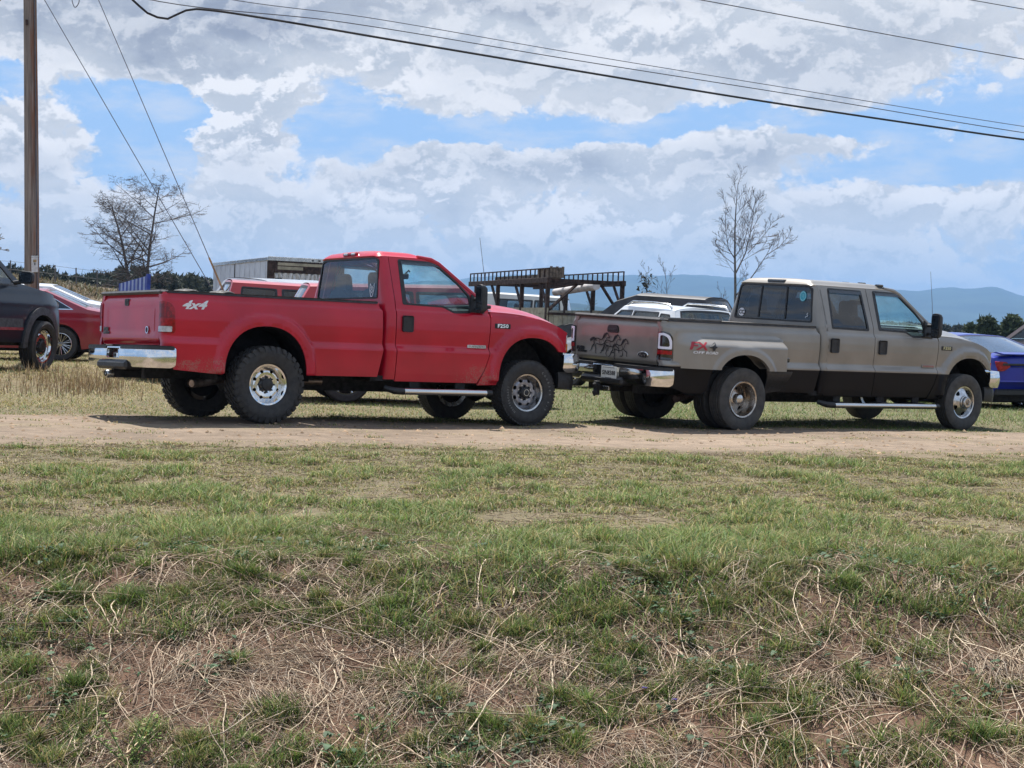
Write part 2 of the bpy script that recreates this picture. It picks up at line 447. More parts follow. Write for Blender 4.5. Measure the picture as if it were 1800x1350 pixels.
def vcol(name, rough=.75, trans=.25, spec=.25, mottle=.25, mscale=30.):
    """leaf, straw and soil stuff: the colour lies in the mesh, one per blade"""
    m = bpy.data.materials.new(name); m.use_nodes = True; t = NT(m.node_tree); t.n.clear()
    out = t.node('ShaderNodeOutputMaterial'); p = t.node('ShaderNodeBsdfPrincipled'); a = t.node('ShaderNodeAttribute', attribute_name='col')
    ob = t.node('ShaderNodeTexCoord').outputs['Object']
    k = t.mapr(t.noise(ob, mscale, 3), .3, .7, 1-mottle, 1+mottle)
    c = t.vmath('SCALE', a.outputs['Color'], k)
    t.put(p.inputs['Base Color'], c); p.inputs['Roughness'].default_value = rough; p.inputs['Specular IOR Level'].default_value = spec
    if trans:
        tl = t.node('ShaderNodeBsdfTranslucent'); t.put(tl.inputs[0], c); mx = t.node('ShaderNodeMixShader'); mx.inputs[0].default_value = trans
        t.l.new(p.outputs[0], mx.inputs[1]); t.l.new(tl.outputs[0], mx.inputs[2]); t.l.new(mx.outputs[0], out.inputs[0])
    else: t.l.new(p.outputs[0], out.inputs[0])
    return m

def polewood():
    m, t, p, out = newmat('weathered pole wood'); ob = t.node('ShaderNodeTexCoord').outputs['Object']; x, y, z = t.xyz(ob)
    g = t.noise(t.vmath('MULTIPLY', ob, (26, 26, .9)), 1.0, 6, .65); c = t.mix(t.mapr(g, .3, .7), (.13, .108, .094), (.33, .28, .245))
    st = t.math('MULTIPLY', t.mapr(t.math('ADD', x, t.math('MULTIPLY', t.noise(t.vmath('MULTIPLY', ob, (9, 9, .5)), 1.0, 4), .16)), .075, .15), t.mapr(t.noise(t.vmath('MULTIPLY', ob, (5, 5, .45)), 1.0, 4), .42, .60))
    c = t.mix(t.math('MULTIPLY', st, .8), c, (.20, .085, .045))
    t.put(p.inputs['Base Color'], c); p.inputs['Roughness'].default_value = .9; p.inputs['Specular IOR Level'].default_value = .15
    b = t.node('ShaderNodeBump'); b.inputs['Strength'].default_value = .8; b.inputs['Distance'].default_value = .01; t.put(b.inputs['Height'], g); t.l.new(b.outputs[0], p.inputs['Normal'])
    return m
MT = dict(
    red=paint('red truck paint', (.45, .007, .026), dust=.06, rough=.34, dust_z=(.42, .72), coat=.62, spec=.22, spatter=((-.66, .56, .55, .22), (2.80, .55, .42, .24), (-.9, .60, .3, .12))),
    tan=paint('pewter truck paint', (.25, .228, .20), dust=.03, flake=.35, lower=((.009, .009, .011), .835), rough=.38, dust_z=(.42, .80), coat=.5),
    pewter=paint('pewter paint', (.25, .228, .20), dust=.10, flake=.35, rough=.38, dust_z=(.6, 1.0), coat=.5),
    flare=paint('dusty pewter fender paint', (.26, .238, .21), dust=.28, flake=.3, rough=.42, dust_z=(.75, 1.3), coat=.6),
    black=paint('black blue truck paint', (.006, .010, .018), dust=.0, rough=.32, coat=.35, spec=.25),
    maroon=paint('dark red car paint', (.24, .008, .024), dust=.12, rough=.3),
    white=paint('white car paint', (.74, .76, .78), dust=.15, rough=.3),
    cream=paint('off white truck paint', (.55, .54, .50), dust=.4, rough=.45),
    blue=paint('blue car paint', (.005, .016, .27), dust=.0, rough=.3, coat=.5),
    silver=paint('silver car paint', (.45, .46, .48), dust=.2, flake=.5, rough=.3),
    grey=paint('grey brown truck paint', (.17, .13, .125), dust=.3, rough=.4),
    darkroof=plain('dark grey tarpaulin', (.028, .027, .033), .5, var=.5, vscale=2.5, bump=.5, bscale=5),
    chrome=plain('chrome', (.78, .78, .78), .07, 1., var=.10, vscale=5, bump=.04, bscale=9),
    dchrome=plain('dull bright steel', (.58, .57, .55), .26, 1., var=.2, vscale=9), polished=plain('polished tube', (.66, .65, .63), .2, 1., var=.06, vscale=2),
    alloy=plain('polished alloy', (.60, .60, .60), .2, 1., var=.22, vscale=14),
    dalloy=plain('weathered alloy', (.52, .47, .42), .28, 1., var=.25, vscale=11),
    greyalloy=plain('grey cast alloy', (.30, .30, .33), .35, .85, var=.25, vscale=18),
    rubber=plain('tyre rubber', (.022, .022, .023), .72, var=.5, vscale=9, bump=.3, bscale=60, col2=(.034, .031, .028)),
    dustrubber=plain('dusty tyre rubber', (.035, .034, .034), .8, var=.5, vscale=7, bump=.3, bscale=60, col2=(.075, .068, .060)),
    trim=plain('black plastic trim', (.018, .018, .020), .5, var=.3, vscale=20),
    greytrim=plain('weathered grey plastic', (.055, .056, .062), .62, var=.3, vscale=12),
    under=plain('underbody black', (.014, .013, .013), .85, var=.4, vscale=8),
    liner=plain('wheel well liner', (.010, .010, .010), .9, var=.45, vscale=5, bump=.4, bscale=12),
    seat=plain('grey seat cloth', (.085, .088, .095), .85, var=.2, vscale=20),
    cabin=plain('cabin trim', (.045, .045, .048), .75, var=.2, vscale=10),
    lens_red=plain('red lamp lens', (.36, .006, .012), .2, coat=.35, spec=.3, var=.35, vscale=25),
    lens_dark=plain('smoked lamp lens', (.010, .010, .013), .08, coat=1., var=.2),
    lens_clear=plain('clear lamp lens', (.55, .55, .57), .12, coat=1., var=.25, vscale=30),
    lens_amber=plain('amber lamp lens', (.60, .16, .012), .15, coat=1., var=.2, vscale=30),
    led=plain('white lamp tube', (.80, .80, .92), .25, var=.05),
    decal_white=plain('white decal', (.78, .77, .78), .45, var=.08),
    decal_black=plain('black decal', (.008, .008, .009), .5, var=.1),
    decal_red=plain('red decal', (.42, .025, .04), .45, var=.15),
    decal_grey=plain('grey decal', (.10, .10, .10), .45, var=.15),
    decal_teal=plain('teal decal', (.03, .36, .46), .45, var=.1),
    plate=plain('plate enamel', (.66, .67, .64), .4, var=.1, vscale=30),
    copper=plain('heat browned steel pipe', (.32, .25, .20), .4, .9, var=.35, vscale=12),
    wood=polewood(),
    rust=plain('rusty steel', (.060, .036, .032), .8, .2, var=.5, vscale=9, bump=.3, bscale=40),
    rackwood=plain('weathered timber', (.16, .125, .10), .9, var=.4, vscale=12, bump=.4, bscale=30),
    pvc=plain('white plastic pipe', (.66, .62, .60), .5, var=.22, vscale=3.5),
    beige=plain('faded beige boards', (.36, .33, .25), .8, var=.25, vscale=5),
    boxwhite=plain('white ribbed aluminium', (.56, .60, .67), .5, var=.10, vscale=2.5),
    wire=plain('black cable', (.015, .015, .016), .6, var=.2),
    wirelight=plain('grey cable', (.10, .10, .115), .5, var=.2),
    guymark=plain('tan guy sleeve', (.40, .28, .13), .7, var=.3),
    blueslat=plain('blue painted slat', (.030, .06, .33), .5, var=.25),
    paleslat=plain('pale blue painted slat', (.34, .40, .60), .5, var=.2),
    bark=plain('grey bark', (.115, .100, .098), .95, var=.35, vscale=9, bump=.5, bscale=30),
    barkpale=plain('pale grey bark', (.15, .14, .135), .95, var=.3, vscale=9),
    red2=paint('bright red truck paint', (.40, .012, .020), dust=.2, rough=.35),
    tag=plain('enamel pole tag', (.60, .60, .60), .5, var=.15, vscale=18),
    gl_clear=glass('green tinted window glass', (.76, .95, .95), .8),
    gl_dark=glass('dark tinted window glass', (.16, .165, .175), 1.0),
    gl_mid=glass('grey window glass', (.56, .62, .64), .9),
    gl_sky=glass('windscreen glass', (.74, .90, .90), 1.0),
    grass=vcol('grass blades', .65, .30), straw=vcol('dead stalks', .8, .10, mottle=.3), leafm=vcol('leaves', .6, .25), needle=vcol('pine needles', .8, .1, mottle=.1),
)
# ---------------------------------------------------------------- where the trucks stand and how the land lies
def rot3(yaw, pitch, roll): return np.array(Euler((roll, pitch, yaw), 'XYZ').to_matrix())
RED = dict(loc=(-3.2533, 20.0235, -1.091), rot=(-.0008, .0401, .6004))
TAN = dict(loc=(2.2508, 22.8136, -1.293), rot=(.0477, .0363, .6317))
contacts = []
for T_, wb, tr in ((RED, 3.50, .87), (TAN, 4.39, .98)):
    M_ = rot3(T_['rot'][2], T_['rot'][1], T_['rot'][0])
    for x in (0, wb):
        for s in (-1, 1): contacts.append(M_ @ np.array([x, s*tr, 0]) + np.array(T_['loc']))
contacts = np.array(contacts)
A_ = np.c_[np.ones(8), contacts[:, 0], contacts[:, 1]-21]
PL, *_ = np.linalg.lstsq(A_, contacts[:, 2], rcond=None)

def vnoise(x, y, seed=0):
    """cheap smooth value noise on arrays"""
    xi = np.floor(x).astype(np.int64); yi = np.floor(y).astype(np.int64); fx, fy = S(x-xi), S(y-yi)
    def h(a, b):
        n = (a*374761393 + b*668265263 + seed*974711) & 0x7fffffff
        n = ((n ^ (n >> 13))*1274126177) & 0x7fffffff
        return ((n ^ (n >> 16)) & 0xffff)/65535.0
    return (h(xi, yi)*(1-fx)+h(xi+1, yi)*fx)*(1-fy) + (h(xi, yi+1)*(1-fx)+h(xi+1, yi+1)*fx)*fy
def fbm(x, y, seed=0, oct=4):
    r = 0; a = .5; f = 1.
    for i in range(oct): r = r + a*(vnoise(x*f, y*f, seed+i*17)-.5)*2; a *= .5; f *= 2.03
    return r

def H0(x, y):
    x = np.asarray(x, float); y = np.asarray(y, float)
    # slope down to the right across the field, flattening to the sides
    xs = 14*np.tanh(x/14)
    k = .35 + .65*S((y-8)/7)
    z = PL[0] + PL[1]*xs*k + PL[2]*(np.clip(y, 9, 40)-21)
    # the bank in front of the camera
    z = z - .33*np.clip(8.9 + .35*fbm(x*.6, x*0+3.1, 5, 2) - y, 0, 2.6)
    # beyond the parked cars: falls to the right, a spoil bank on the left
    far = S((y-40)/60)
    z = z - far*1.2*S((x+10)/30)
    ridge = 2.95*np.exp(-((x+31)/17.5)**4)*S((y-54)/17)*(1-.0*y)
    ridge = ridge*(1-S((y-105)/80)*.4)
    z = z + ridge + S((y-40)/30)*(S((-x-5)/12))*.15*fbm(x*.35, y*.35, 9, 4)
    z = z + .20*S((-x-5.2)/2.6)*S((y-23)/4)*(1-S((y-46)/10))
    v = S((y-260)/600); z = z*(1-v) + v*(-14 - 6*S((y-900)/2000))
    return z
def H(x, y):
    x = np.asarray(x, float); y = np.asarray(y, float); z = H0(x, y)
    num = 0
    for c in contacts:
        num = num + (c[2]-float(H0(c[0], c[1])))*np.exp(-((x-c[0])**2+(y-c[1])**2)/1.1)
    near = S((34-y)/10)
    z = z + num*near + near*(.022*fbm(x*.9, y*.9, 21, 3)*S((y-8)/3) )
    return z
def HZf(x, y): return float(H(x, y))
PD = np.array([math.cos(.315), math.sin(.315)]); PN = np.array([-PD[1], PD[0]])     # along and across the dirt track
TRK0 = np.array([-4.52, 15.37])
def track_s(x, y): return (x-TRK0[0])*PN[0] + (y-TRK0[1])*PN[1]
TRK_W = 4.65
def track_edges(t):
    lo = .40*fbm(t*.55, t*0, 31, 4) + .26*fbm(t*2.2, t*0+4, 37, 4); hi = TRK_W + .50*fbm(t*.45, t*0+9, 33, 4) + .30*fbm(t*2.2, t*0+2, 39, 4) + 1.2*S((.4-t)/2.2)
    return lo, hi

def build_land():
    ys = np.concatenate([np.arange(2.0, 5.6, .3), np.arange(5.6, 12, .035), np.arange(12, 34, .14), np.geomspace(34, 15000, 70)])
    xh = np.concatenate([np.arange(0, 3.6, .05), np.arange(3.6, 14, .22), np.geomspace(14, 12000, 46)])
    xs = np.concatenate([-xh[::-1][:-1], xh])
    X, Y = np.meshgrid(xs, ys); Z = H(X, Y)
    nearm = S((13.5-Y)/3)*S((6-np.abs(X))/2)
    clod = .018*fbm(X*3.1, Y*3.1, 41, 4) + .009*np.abs(fbm(X*14, Y*14, 43, 3))
    Z = Z + nearm*clod - .004*(np.abs(X) < 1e9)
    n, m = X.shape
    V = np.stack([X, Y, Z], -1).reshape(-1, 3)
    i = np.arange(n*m).reshape(n, m); Q = np.stack([i[:-1, :-1], i[:-1, 1:], i[1:, 1:], i[1:, :-1]], -1).reshape(-1, 4)
    # ground colour: turned red-brown bank soil, dun field thatch darkened as shadow under grass
    soil = np.array([.145, .088, .060]); thatch = np.array([.165, .132, .085]); field = np.array([.115, .112, .058]); dry = np.array([.25, .19, .11])
    b = S((9.9-Y)/1.3); g = .5+.5*fbm(X*.35, Y*.35, 51, 4)
    c = thatch*(1-g[..., None]*.5) + field*g[..., None]*.5
    l = S((Y-21)/8)*S((2-X)/8)*(.5+.6*fbm(X*.5, Y*.4, 58, 5)); l = np.clip(l, 0, 1); c = c*(1-.7*l[..., None]) + dry*.7*l[..., None]
    rg = S((Y-19.5)/4)*S((X+2.5)/4)*(.55+.5*fbm(X*.7, Y*.5, 60, 4)); c = c*(1-np.clip(rg, 0, 1)[..., None]*.75) + np.array([.105, .118, .052])*np.clip(rg, 0, 1)[..., None]*.75
    far = np.clip(S((Y-45)/80)*S((X+4)/10) + S((Y-50)/10)*S((-X-8)/6)*(.45+.8*fbm(X*.2, Y*.09, 59, 5)), 0, 1); c = c*(1-far[..., None]) + np.array([.075, .078, .045])*far[..., None]
    bankm = S((Y-52)/10)*S((-X-11)/6)*S((150-Y)/50); br = np.array([.105, .072, .047])*(1+.9*fbm(X*.5, Y*.25, 55, 5))[..., None]
    bk = np.clip(bankm*(.75+.8*fbm(X*.3, Y*.2, 57, 4)), 0, 1)[..., None]; c = c*(1-bk) + br*bk
    c = c*(1-b[..., None]) + (soil*(1+.35*fbm(X*1.5, Y*1.5, 53, 4))[..., None])*b[..., None]
    o = fast_mesh('ground', V, Q, MT['soil'], color=np.clip(c.reshape(-1, 3), .01, 1), smooth=True)
    tag(o, 'uneven field ground of thatch and bare red-brown earth', 'ground', kind='structure')
    # the track
    t = np.concatenate([np.arange(-30, -6, .5), np.arange(-6, 20, .08), np.arange(20, 60, .5)]); w = np.linspace(0, 1, 44)
    lo, hi = track_edges(t)
    s = lo[:, None] + (hi-lo)[:, None]*w[None]
    X = TRK0[0] + t[:, None]*PD[0] + s*PN[0]; Y = TRK0[1] + t[:, None]*PD[1] + s*PN[1]
    rut = -.018*np.exp(-((s-1.55)/.30)**2) - .018*np.exp(-((s-3.25)/.30)**2)
    Z = H(X, Y) + .012*np.minimum(1, np.minimum(w, 1-w)*12)[None] - .002 + rut*.5 + .006*fbm(X*4, Y*4, 61, 3)
    n, m = X.shape; i = np.arange(n*m).reshape(n, m); Q = np.stack([i[:-1, :-1], i[1:, :-1], i[1:, 1:], i[:-1, 1:]], -1).reshape(-1, 4)
    e = S((np.minimum(w, 1-w)[None]*np.ones((n, 1))*7 + .6*fbm(X*1.3, Y*1.3, 63, 4) - .1))[..., None]
    base = np.array([.215, .165, .122])*(1+.20*fbm(X*.5, Y*.5, 65, 4)+.22*fbm(t[:, None]*.8, s*7, 66, 4))[..., None]; mid = np.array([.19, .15, .10]); 
    gr = (np.exp(-((s-2.4)/.35)**2)*.35*S(fbm(X*1.1, Y*1.1, 67, 4)+.5))[..., None]
    c = mid*(1-e)*.9 + base*e; c = c*(1-gr) + np.array([.24, .2, .12])*gr
    o = fast_mesh('dirt_track', np.stack([X, Y, Z], -1).reshape(-1, 3), Q, MT['dirt'], color=c.reshape(-1, 3), smooth=True)
    tag(o, 'sandy dirt track running past the parked trucks', 'dirt track', kind='structure')
    # two ranges of hills far off on the right and behind
    def hills(name, D, depth, prof, col, seed, wx):
        a = np.linspace(-30, 30, 420); u = np.linspace(0, 1, 26)
        top = np.interp(a, [p[0] for p in prof], [p[1] for p in prof]); 
        k = np.ones(5)/5; top = np.convolve(np.pad(top, 2, mode='edge'), k, 'valid') + .035*fbm(a*1.3, a*0, seed+5, 4)
        h = np.tan(np.radians(top))*D
        AA, UU = np.meshgrid(a, u); sh = np.sin(UU*math.pi/2)
        rr = D - depth*(1-UU)
        X = rr*np.tan(np.radians(AA)); Y = rr + 0*AA
        Z = -30 + (h[None]+30)*sh*(1 + .0*AA) + (h[None]+30)*(.10*fbm(AA*.9, UU*3, seed, 5)*np.sin(UU*math.pi) + .018*fbm(AA*3.1, UU*0, seed+3, 4)*sh)
        n, m = X.shape; i = np.arange(n*m).reshape(n, m); Q = np.stack([i[:-1, :-1], i[:-1, 1:], i[1:, 1:], i[1:, :-1]], -1).reshape(-1, 4)
        V = np.stack([X, Y, Z], -1).reshape(-1, 3)
        back = V.copy().reshape(n, m, 3)[-1].copy(); back[:, 1] += depth*.6; back[:, 2] = -40; b0 = len(V)
        V = np.vstack([V, back]); Q2 = np.stack([i[-1, :-1], i[-1, 1:], b0+np.arange(1, m), b0+np.arange(m-1)], -1); Q = np.vstack([Q, Q2])
        cc = np.tile(np.array(col), (len(V), 1))*(1+.3*fbm(V[:, 0]*wx, V[:, 1]*wx, seed+9, 4))[:, None]
        o = fast_mesh(name, V, Q, MT['hillm'], color=cc, smooth=True); return o
    P = lambda x, y: ((x-900)/53.46, (HZ-(y-3-(515-y)*.45))/53.46)
    prof = [(-30, .9), (-8, 1.05)] + [P(*q) for q in ((900, 497), (985, 495), (1060, 497), (1140, 498), (1240, 496), (1330, 503), (1450, 512), (1560, 514), (1600, 516), (1655, 511), (1690, 515), (1722, 508), (1745, 515), (1775, 522), (1800, 526))] + [(20, .75), (30, .9)]
    tag(hills('mountains', 11000, 3500, prof, (.035, .050, .030), 71, .0012), 'long blue mountain range on the skyline', 'mountains', kind='structure')
    prof = [(-30, .2), (-4, .35)] + [P(*q) for q in ((940, 528), (1020, 531), (1090, 540), (1200, 556), (1400, 560), (1600, 563), (1680, 567), (1760, 572), (1800, 573))] + [(22, -.05), (30, .1)]
    tag(hills('foothills', 5200, 1600, prof, (.030, .045, .026), 81, .003), 'low wooded hills in front of the mountains', 'hills', kind='structure')

def soilmat(name, bumps=((160, .5),), rough=.95):
    m, t, p, out = newmat(name); a = t.node('ShaderNodeAttribute', attribute_name='col')
    ob = t.node('ShaderNodeTexCoord').outputs['Object']
    n = t.math('ADD', t.math('ADD', t.math('MULTIPLY', t.noise(ob, 5, 6, .65), .38), t.math('MULTIPLY', t.noise(ob, 60, 5, .7), .38)), t.math('MULTIPLY', t.noise(ob, .55, 6, .7), .24))
    t.put(p.inputs['Base Color'], t.vmath('SCALE', a.outputs['Color'], t.mapr(n, .34, .66, .62, 1.32)))
    p.inputs['Roughness'].default_value = rough; p.inputs['Specular IOR Level'].default_value = .15
    b = t.node('ShaderNodeBump'); b.inputs['Strength'].default_value = .7; b.inputs['Distance'].default_value = .012
    t.put(b.inputs['Height'], t.math('ADD', t.noise(ob, 38, 6, .7), t.math('MULTIPLY', t.noise(ob, 190, 3), .4)))
    t.l.new(b.outputs[0], p.inputs['Normal']); return m
MT['soil'] = soilmat('field soil'); MT['dirt'] = soilmat('packed dirt')
def _hill():
    m, t, p, out = newmat('wooded hills'); a = t.node('ShaderNodeAttribute', attribute_name='col')
    ob = t.node('ShaderNodeTexCoord').outputs['Object']
    t.put(p.inputs['Base Color'], t.vmath('SCALE', a.outputs['Color'], t.mapr(t.noise(ob, .004, 8, .7), .3, .7, .6, 1.4))); p.inputs['Roughness'].default_value = 1; p.inputs['Specular IOR Level'].default_value = 0
    return m
MT['hillm'] = _hill()
build_land()

def build_haze():
    x0, x1, y0, y1, z0, z1 = -14000, 14000, -60, 14800, -46, 330
    b = MB().box(x0, x1, y0, y1, z0, z1)
    m = bpy.data.materials.new('haze air'); m.use_nodes = True; t = NT(m.node_tree); t.n.clear()
    out = t.node('ShaderNodeOutputMaterial'); v = t.node('ShaderNodeVolumePrincipled')
    v.inputs['Density Attribute'].default_value = ''; v.inputs['Color Attribute'].default_value = ''; v.inputs['Temperature Attribute'].default_value = ''
    v.inputs['Color'].default_value = HAZE_COL; v.inputs['Density'].default_value = HAZE_D; v.inputs['Anisotropy'].default_value = .0
    t.l.new(v.outputs[0], out.inputs['Volume'])
    m.cycles.homogeneous_volume = True
    o = b.build('haze', m, smooth=False); tag(o, 'thin blue haze over the far hills', 'haze', kind='stuff')
HAZE_COL = (.32, .55, .90, 1); HAZE_D = 1.1e-4
build_haze()
# ---------------------------------------------------------------- the two big pickups
_pz = [(.30, .90), (.44, .917), (.50, .940), (.60, .961), (.75, .979), (.848, .990), (.860, .990), (.910, .943), (.922, .940), (1.0, .948), (1.10, .955), (1.20, .955), (1.288, .950), (1.303, .948), (1.332, .920), (1.42, .908), (1.93, .716), (1.99, .692), (2.1, .65)]
_zz = np.linspace(.30, 2.1, 721); _yy = np.interp(_zz, [p[0] for p in _pz], [p[1] for p in _pz])
_yy = np.convolve(np.pad(_yy, 2, mode='edge'), np.hanning(7)[1:-1]/np.hanning(7)[1:-1].sum(), 'valid')
def yprof(z): return np.interp(z, _zz, _yy)
def arch_d(x, z, cx, a=.50, zb=.54, h=.53, n=2.25):
    dz = np.maximum(z-zb, 0)/h
    return ((np.abs((x-cx)/a)**n + dz**n)**(1/n)-1)*.52
def arch_pts(cx, a=.50, zb=.54, h=.53, n=2.25, t0=0., t1=math.pi, k=26):
    t = np.linspace(t0, t1, k); c, s_ = np.cos(t), np.sin(t)
    return np.c_[cx + a*np.sign(c)*np.abs(c)**(2/n), zb + h*np.abs(s_)**(2/n)]

class Wheel: pass
def tyre_mesh(r, hw, style):
    rb = .228
    sw = [(rb, hw*.70), (rb+.012, hw*.86), (rb+(r-rb)*.35, hw*1.0), (rb+(r-rb)*.62, hw*1.03), (r-.040, hw*.98), (r-.014, hw*.86)]
    if style == 'mud': tread = [(r-.016, hw*.80), (r-.014, 0)]
    elif style == 'at': tread = [(r-.008, hw*.82), (r-.007, 0)]
    else:
        tread = []
        for k in range(5):
            a = hw*(.80-.36*k); tread += [(r-.004+.003*(k in (1, 2, 3)), a), (r-.004+.003*(k in (1, 2, 3)), a-hw*.27), (r-.013, a-hw*.275), (r-.013, a-hw*.355)]
        tread = tread[:-2]
    half = sw+tread
    prof = half + [(q, -o) for q, o in half[::-1] if style != 'rib'] if style != 'rib' else half + [(q, -o) for q, o in sw[::-1]]
    b = MB().lathe(prof, 72, 'y', sign=-1)
    def block(a, da, o0, o1, r0, r1, skew=0., taper=.92):
        V = []
        for rr, tp in ((r0, 1.), (r1, taper)):
            for o, sk in ((o0, -skew), (o1, skew)):
                for e in (-1, 1):
                    an = a+sk+e*da*tp; V.append((rr*math.cos(an), -o, rr*math.sin(an)))
        b.add(V, [(0, 1, 3, 2), (4, 6, 7, 5), (0, 4, 5, 1), (2, 3, 7, 6), (0, 2, 6, 4), (1, 5, 7, 3)])
    if style == 'mud':
        N = 34
        for k in range(N):
            a = 2*math.pi*k/N
            for s_ in (1, -1):
                big = .62 if k % 2 else .70
                block(a+(.03*s_), .062, s_*hw*.52, s_*hw*.93, r-.03, r+.002, .02*s_)
                # lug running down over the shoulder on the sidewall
                V = []
                for rr, o in ((r-.004, hw*.90), (r-.055*(1.25 if k % 2 else .85), hw*1.01)):
                    for e in (-1, 1):
                        for dd in (0, .012):
                            an = a+.03*s_+e*.055; V.append(((rr)*math.cos(an), -s_*(o+dd), rr*math.sin(an)))
                b.add(V, [(0, 2, 6, 4), (1, 5, 7, 3), (0, 4, 5, 1), (2, 3, 7, 6), (4, 6, 7, 5), (0, 1, 3, 2)])
                block(a+.09, .055, s_*hw*.08, s_*hw*.46, r-.03, r+.002, .05*s_)
    elif style == 'at':
        N = 58
        for k in range(N):
            a = 2*math.pi*k/N
            for s_ in (1, -1):
                block(a, .037, s_*hw*.55, s_*hw*.90, r-.02, r+.001, .01*s_); block(a+.05, .036, s_*hw*.08, s_*hw*.48, r-.02, r+.001, .03*s_)
    return b

def make_wheel(parent, pos, r, hw, style, kind, flip=False, tyremat='rubber', letters=None, spin=0., rs=1.):
    """wheel (rim barrel) with tyre, face and cap as sub-parts; the outer side looks along -y of the wheel"""
    hub = MB()
    rr = .232
    lip = dict(chrome8=.085, grey8=.080, dish=.098, dome=.075, back=.08, plain=.07, alloy=.07, spokes=.07)[kind]
    hub.lathe([(rr-.002, lip-.02), (rr+.004, lip), (rr-.004, lip+.008), (rr-.022, lip+.002), (rr-.030, lip-.03), (rr-.040, lip-.055), (rr-.05, -.11), (rr, -.12)], 48, 'y', sign=-1)
    mats = dict(chrome8='chrome', grey8='dchrome', dish='dalloy', dome='alloy', back='under', plain='dchrome', alloy='dchrome', spokes='dchrome')
    w = hub.build('wheel', MT[mats[kind]], parent, loc=pos, rot=(0, spin, math.pi if flip else 0))
    w.scale = (rs, 1, rs); r = r/rs
    t = tyre_mesh(r, hw, style).build('tyre', MT[tyremat], w, smooth='angle')
    circ = lambda rad, n=28, c=(0, 0): [(c[0]+rad*math.cos(2*math.pi*k/n), c[1]+rad*math.sin(2*math.pi*k/n)) for k in range(n)]
    def oval(rad, a, rw, tw, n=10, tri=0.):
        c_ = np.array([math.cos(a), math.sin(a)]); t_ = np.array([-c_[1], c_[0]]); o = []
        for k in range(n):
            q = 2*math.pi*k/n; rd, tg = math.cos(q), math.sin(q); o.append(c_*(rad+rw*rd)+t_*tw*tg*(1+tri*rd))
        return o
    def disc(prof, holes, mat, rmax, rmin=.0, name='rim_face', sp=.016):
        pr = sorted(prof); a, b = [p[0] for p in pr], [p[1] for p in pr]
        xs = np.linspace(a[0], a[-1], 200); ys = np.convolve(np.pad(np.interp(xs, a, b), 6, mode='edge'), np.ones(13)/13, 'valid')
        f = lambda u, v: (u, -np.interp(np.hypot(u, v), xs, ys), v)
        hs = list(holes) + ([circ(rmin, 18)] if rmin else [])
        return sheet(name, circ(rmax, 44), f, MT[mat], w, hs, sp=sp, thick=.012)
    if kind in ('chrome8', 'grey8'):
        deep = 0 if kind == 'chrome8' else -.018
        disc([(.0, .045+deep), (.085, .045+deep), (.10, .050+deep), (.150, .052+deep), (.178, .030+deep), (.2, .012+deep)],
             [oval(.152, 2*math.pi*(k+.5)/8, .019 if kind == 'chrome8' else .021, .020 if kind == 'chrome8' else .027) for k in range(8)], 'chrome' if kind == 'chrome8' else 'greyalloy', .200)
        MB().lathe([(.196, -.05), (.196, -.03), (.06, -.03)], 24, 'y', sign=-1).build('brake_drum', MT['under'], w)
        c = MB().lathe([(.072, .02), (.072, .075+deep), (.060, .088+deep), (.030, .094+deep), (.0005, .094+deep)], 24, 'y', sign=-1)
        for k in range(8):
            a = 2*math.pi*k/8; c.tube([(.083*math.cos(a), -.03-deep*0, .083*math.sin(a)), (.083*math.cos(a), -.078-deep, .083*math.sin(a))], [.013, .010], 6)
        c.build('centre_cap', MT['trim'], w)
        if kind == 'grey8':
            for k in range(8):
                a = 2*math.pi*(k+.5)/8; V = [(q*math.cos(a+e), -(.049+deep), q*math.sin(a+e)) for q, e in ((.082, 0), (.104, -.22), (.104, .22))]
                mk('bright_wedge', V + [(x, y+.01, z) for x, y, z in V], [(0, 1, 2), (5, 4, 3), (0, 3, 4, 1), (1, 4, 5, 2), (2, 5, 3, 0)], MT['dchrome'], w, smooth=False)
            MB().lathe([(.040, .0755), (.040, .0785), (.034, .0785), (.034, .0755)], 24, 'y', sign=-1).build('cap_ring', MT['dchrome'], w)
    elif kind == 'dish':
        disc([(0, -.02), (.07, -.02), (.10, -.035), (.175, -.065), (.2, -.07)], [oval(.140, 2*math.pi*(k+.25)/5, .024, .036, tri=.3) for k in range(5)], 'dalloy', .195)
        MB().lathe([(.07, -.03), (.066, .02), (.055, .042), (.030, .050), (.0005, .050)], 24, 'y', sign=-1).build('centre_cap', MT['alloy'], w)
        MB().lathe([(.19, -.10), (.06, -.10)], 20, 'y', sign=-1).build('brake_drum', MT['under'], w)
    elif kind == 'dome':
        disc([(0, .10), (.085, .098), (.12, .085), (.17, .062), (.205, .048)], [oval(.158, 2*math.pi*(k+.05)/5, .026, .036, n=12, tri=.45) for k in range(5)], 'alloy', .206)
        c = MB().lathe([(.100, .07), (.094, .110), (.082, .118), (.078, .150), (.066, .160), (.040, .160), (.036, .150), (.0005, .148)], 28, 'y', sign=-1)
        c.build('centre_cap', MT['dchrome'], w); MB().lathe([(.033, .151), (.0005, .156)], 18, 'y', sign=-1).build('hub_end', MT['copper'], w)
        MB().lathe([(.19, -.06), (.06, -.06)], 20, 'y', sign=-1).build('brake_drum', MT['under'], w)
    elif kind in ('plain', 'alloy'):
        n = 6 if kind == 'plain' else 8
        disc([(0, .05), (.08, .055), (.15, .045), (.2, .03)], [oval(.145, 2*math.pi*k/n, .034, .032, tri=.4) for k in range(n)], 'dchrome', .2)
        MB().lathe([(.045, .05), (.04, .075), (.0005, .08)], 16, 'y', sign=-1).build('centre_cap', MT['trim'], w); MB().lathe([(.19, -.05), (.05, -.05)], 20, 'y', sign=-1).build('brake_drum', MT['under'], w)
    elif kind == 'spokes':
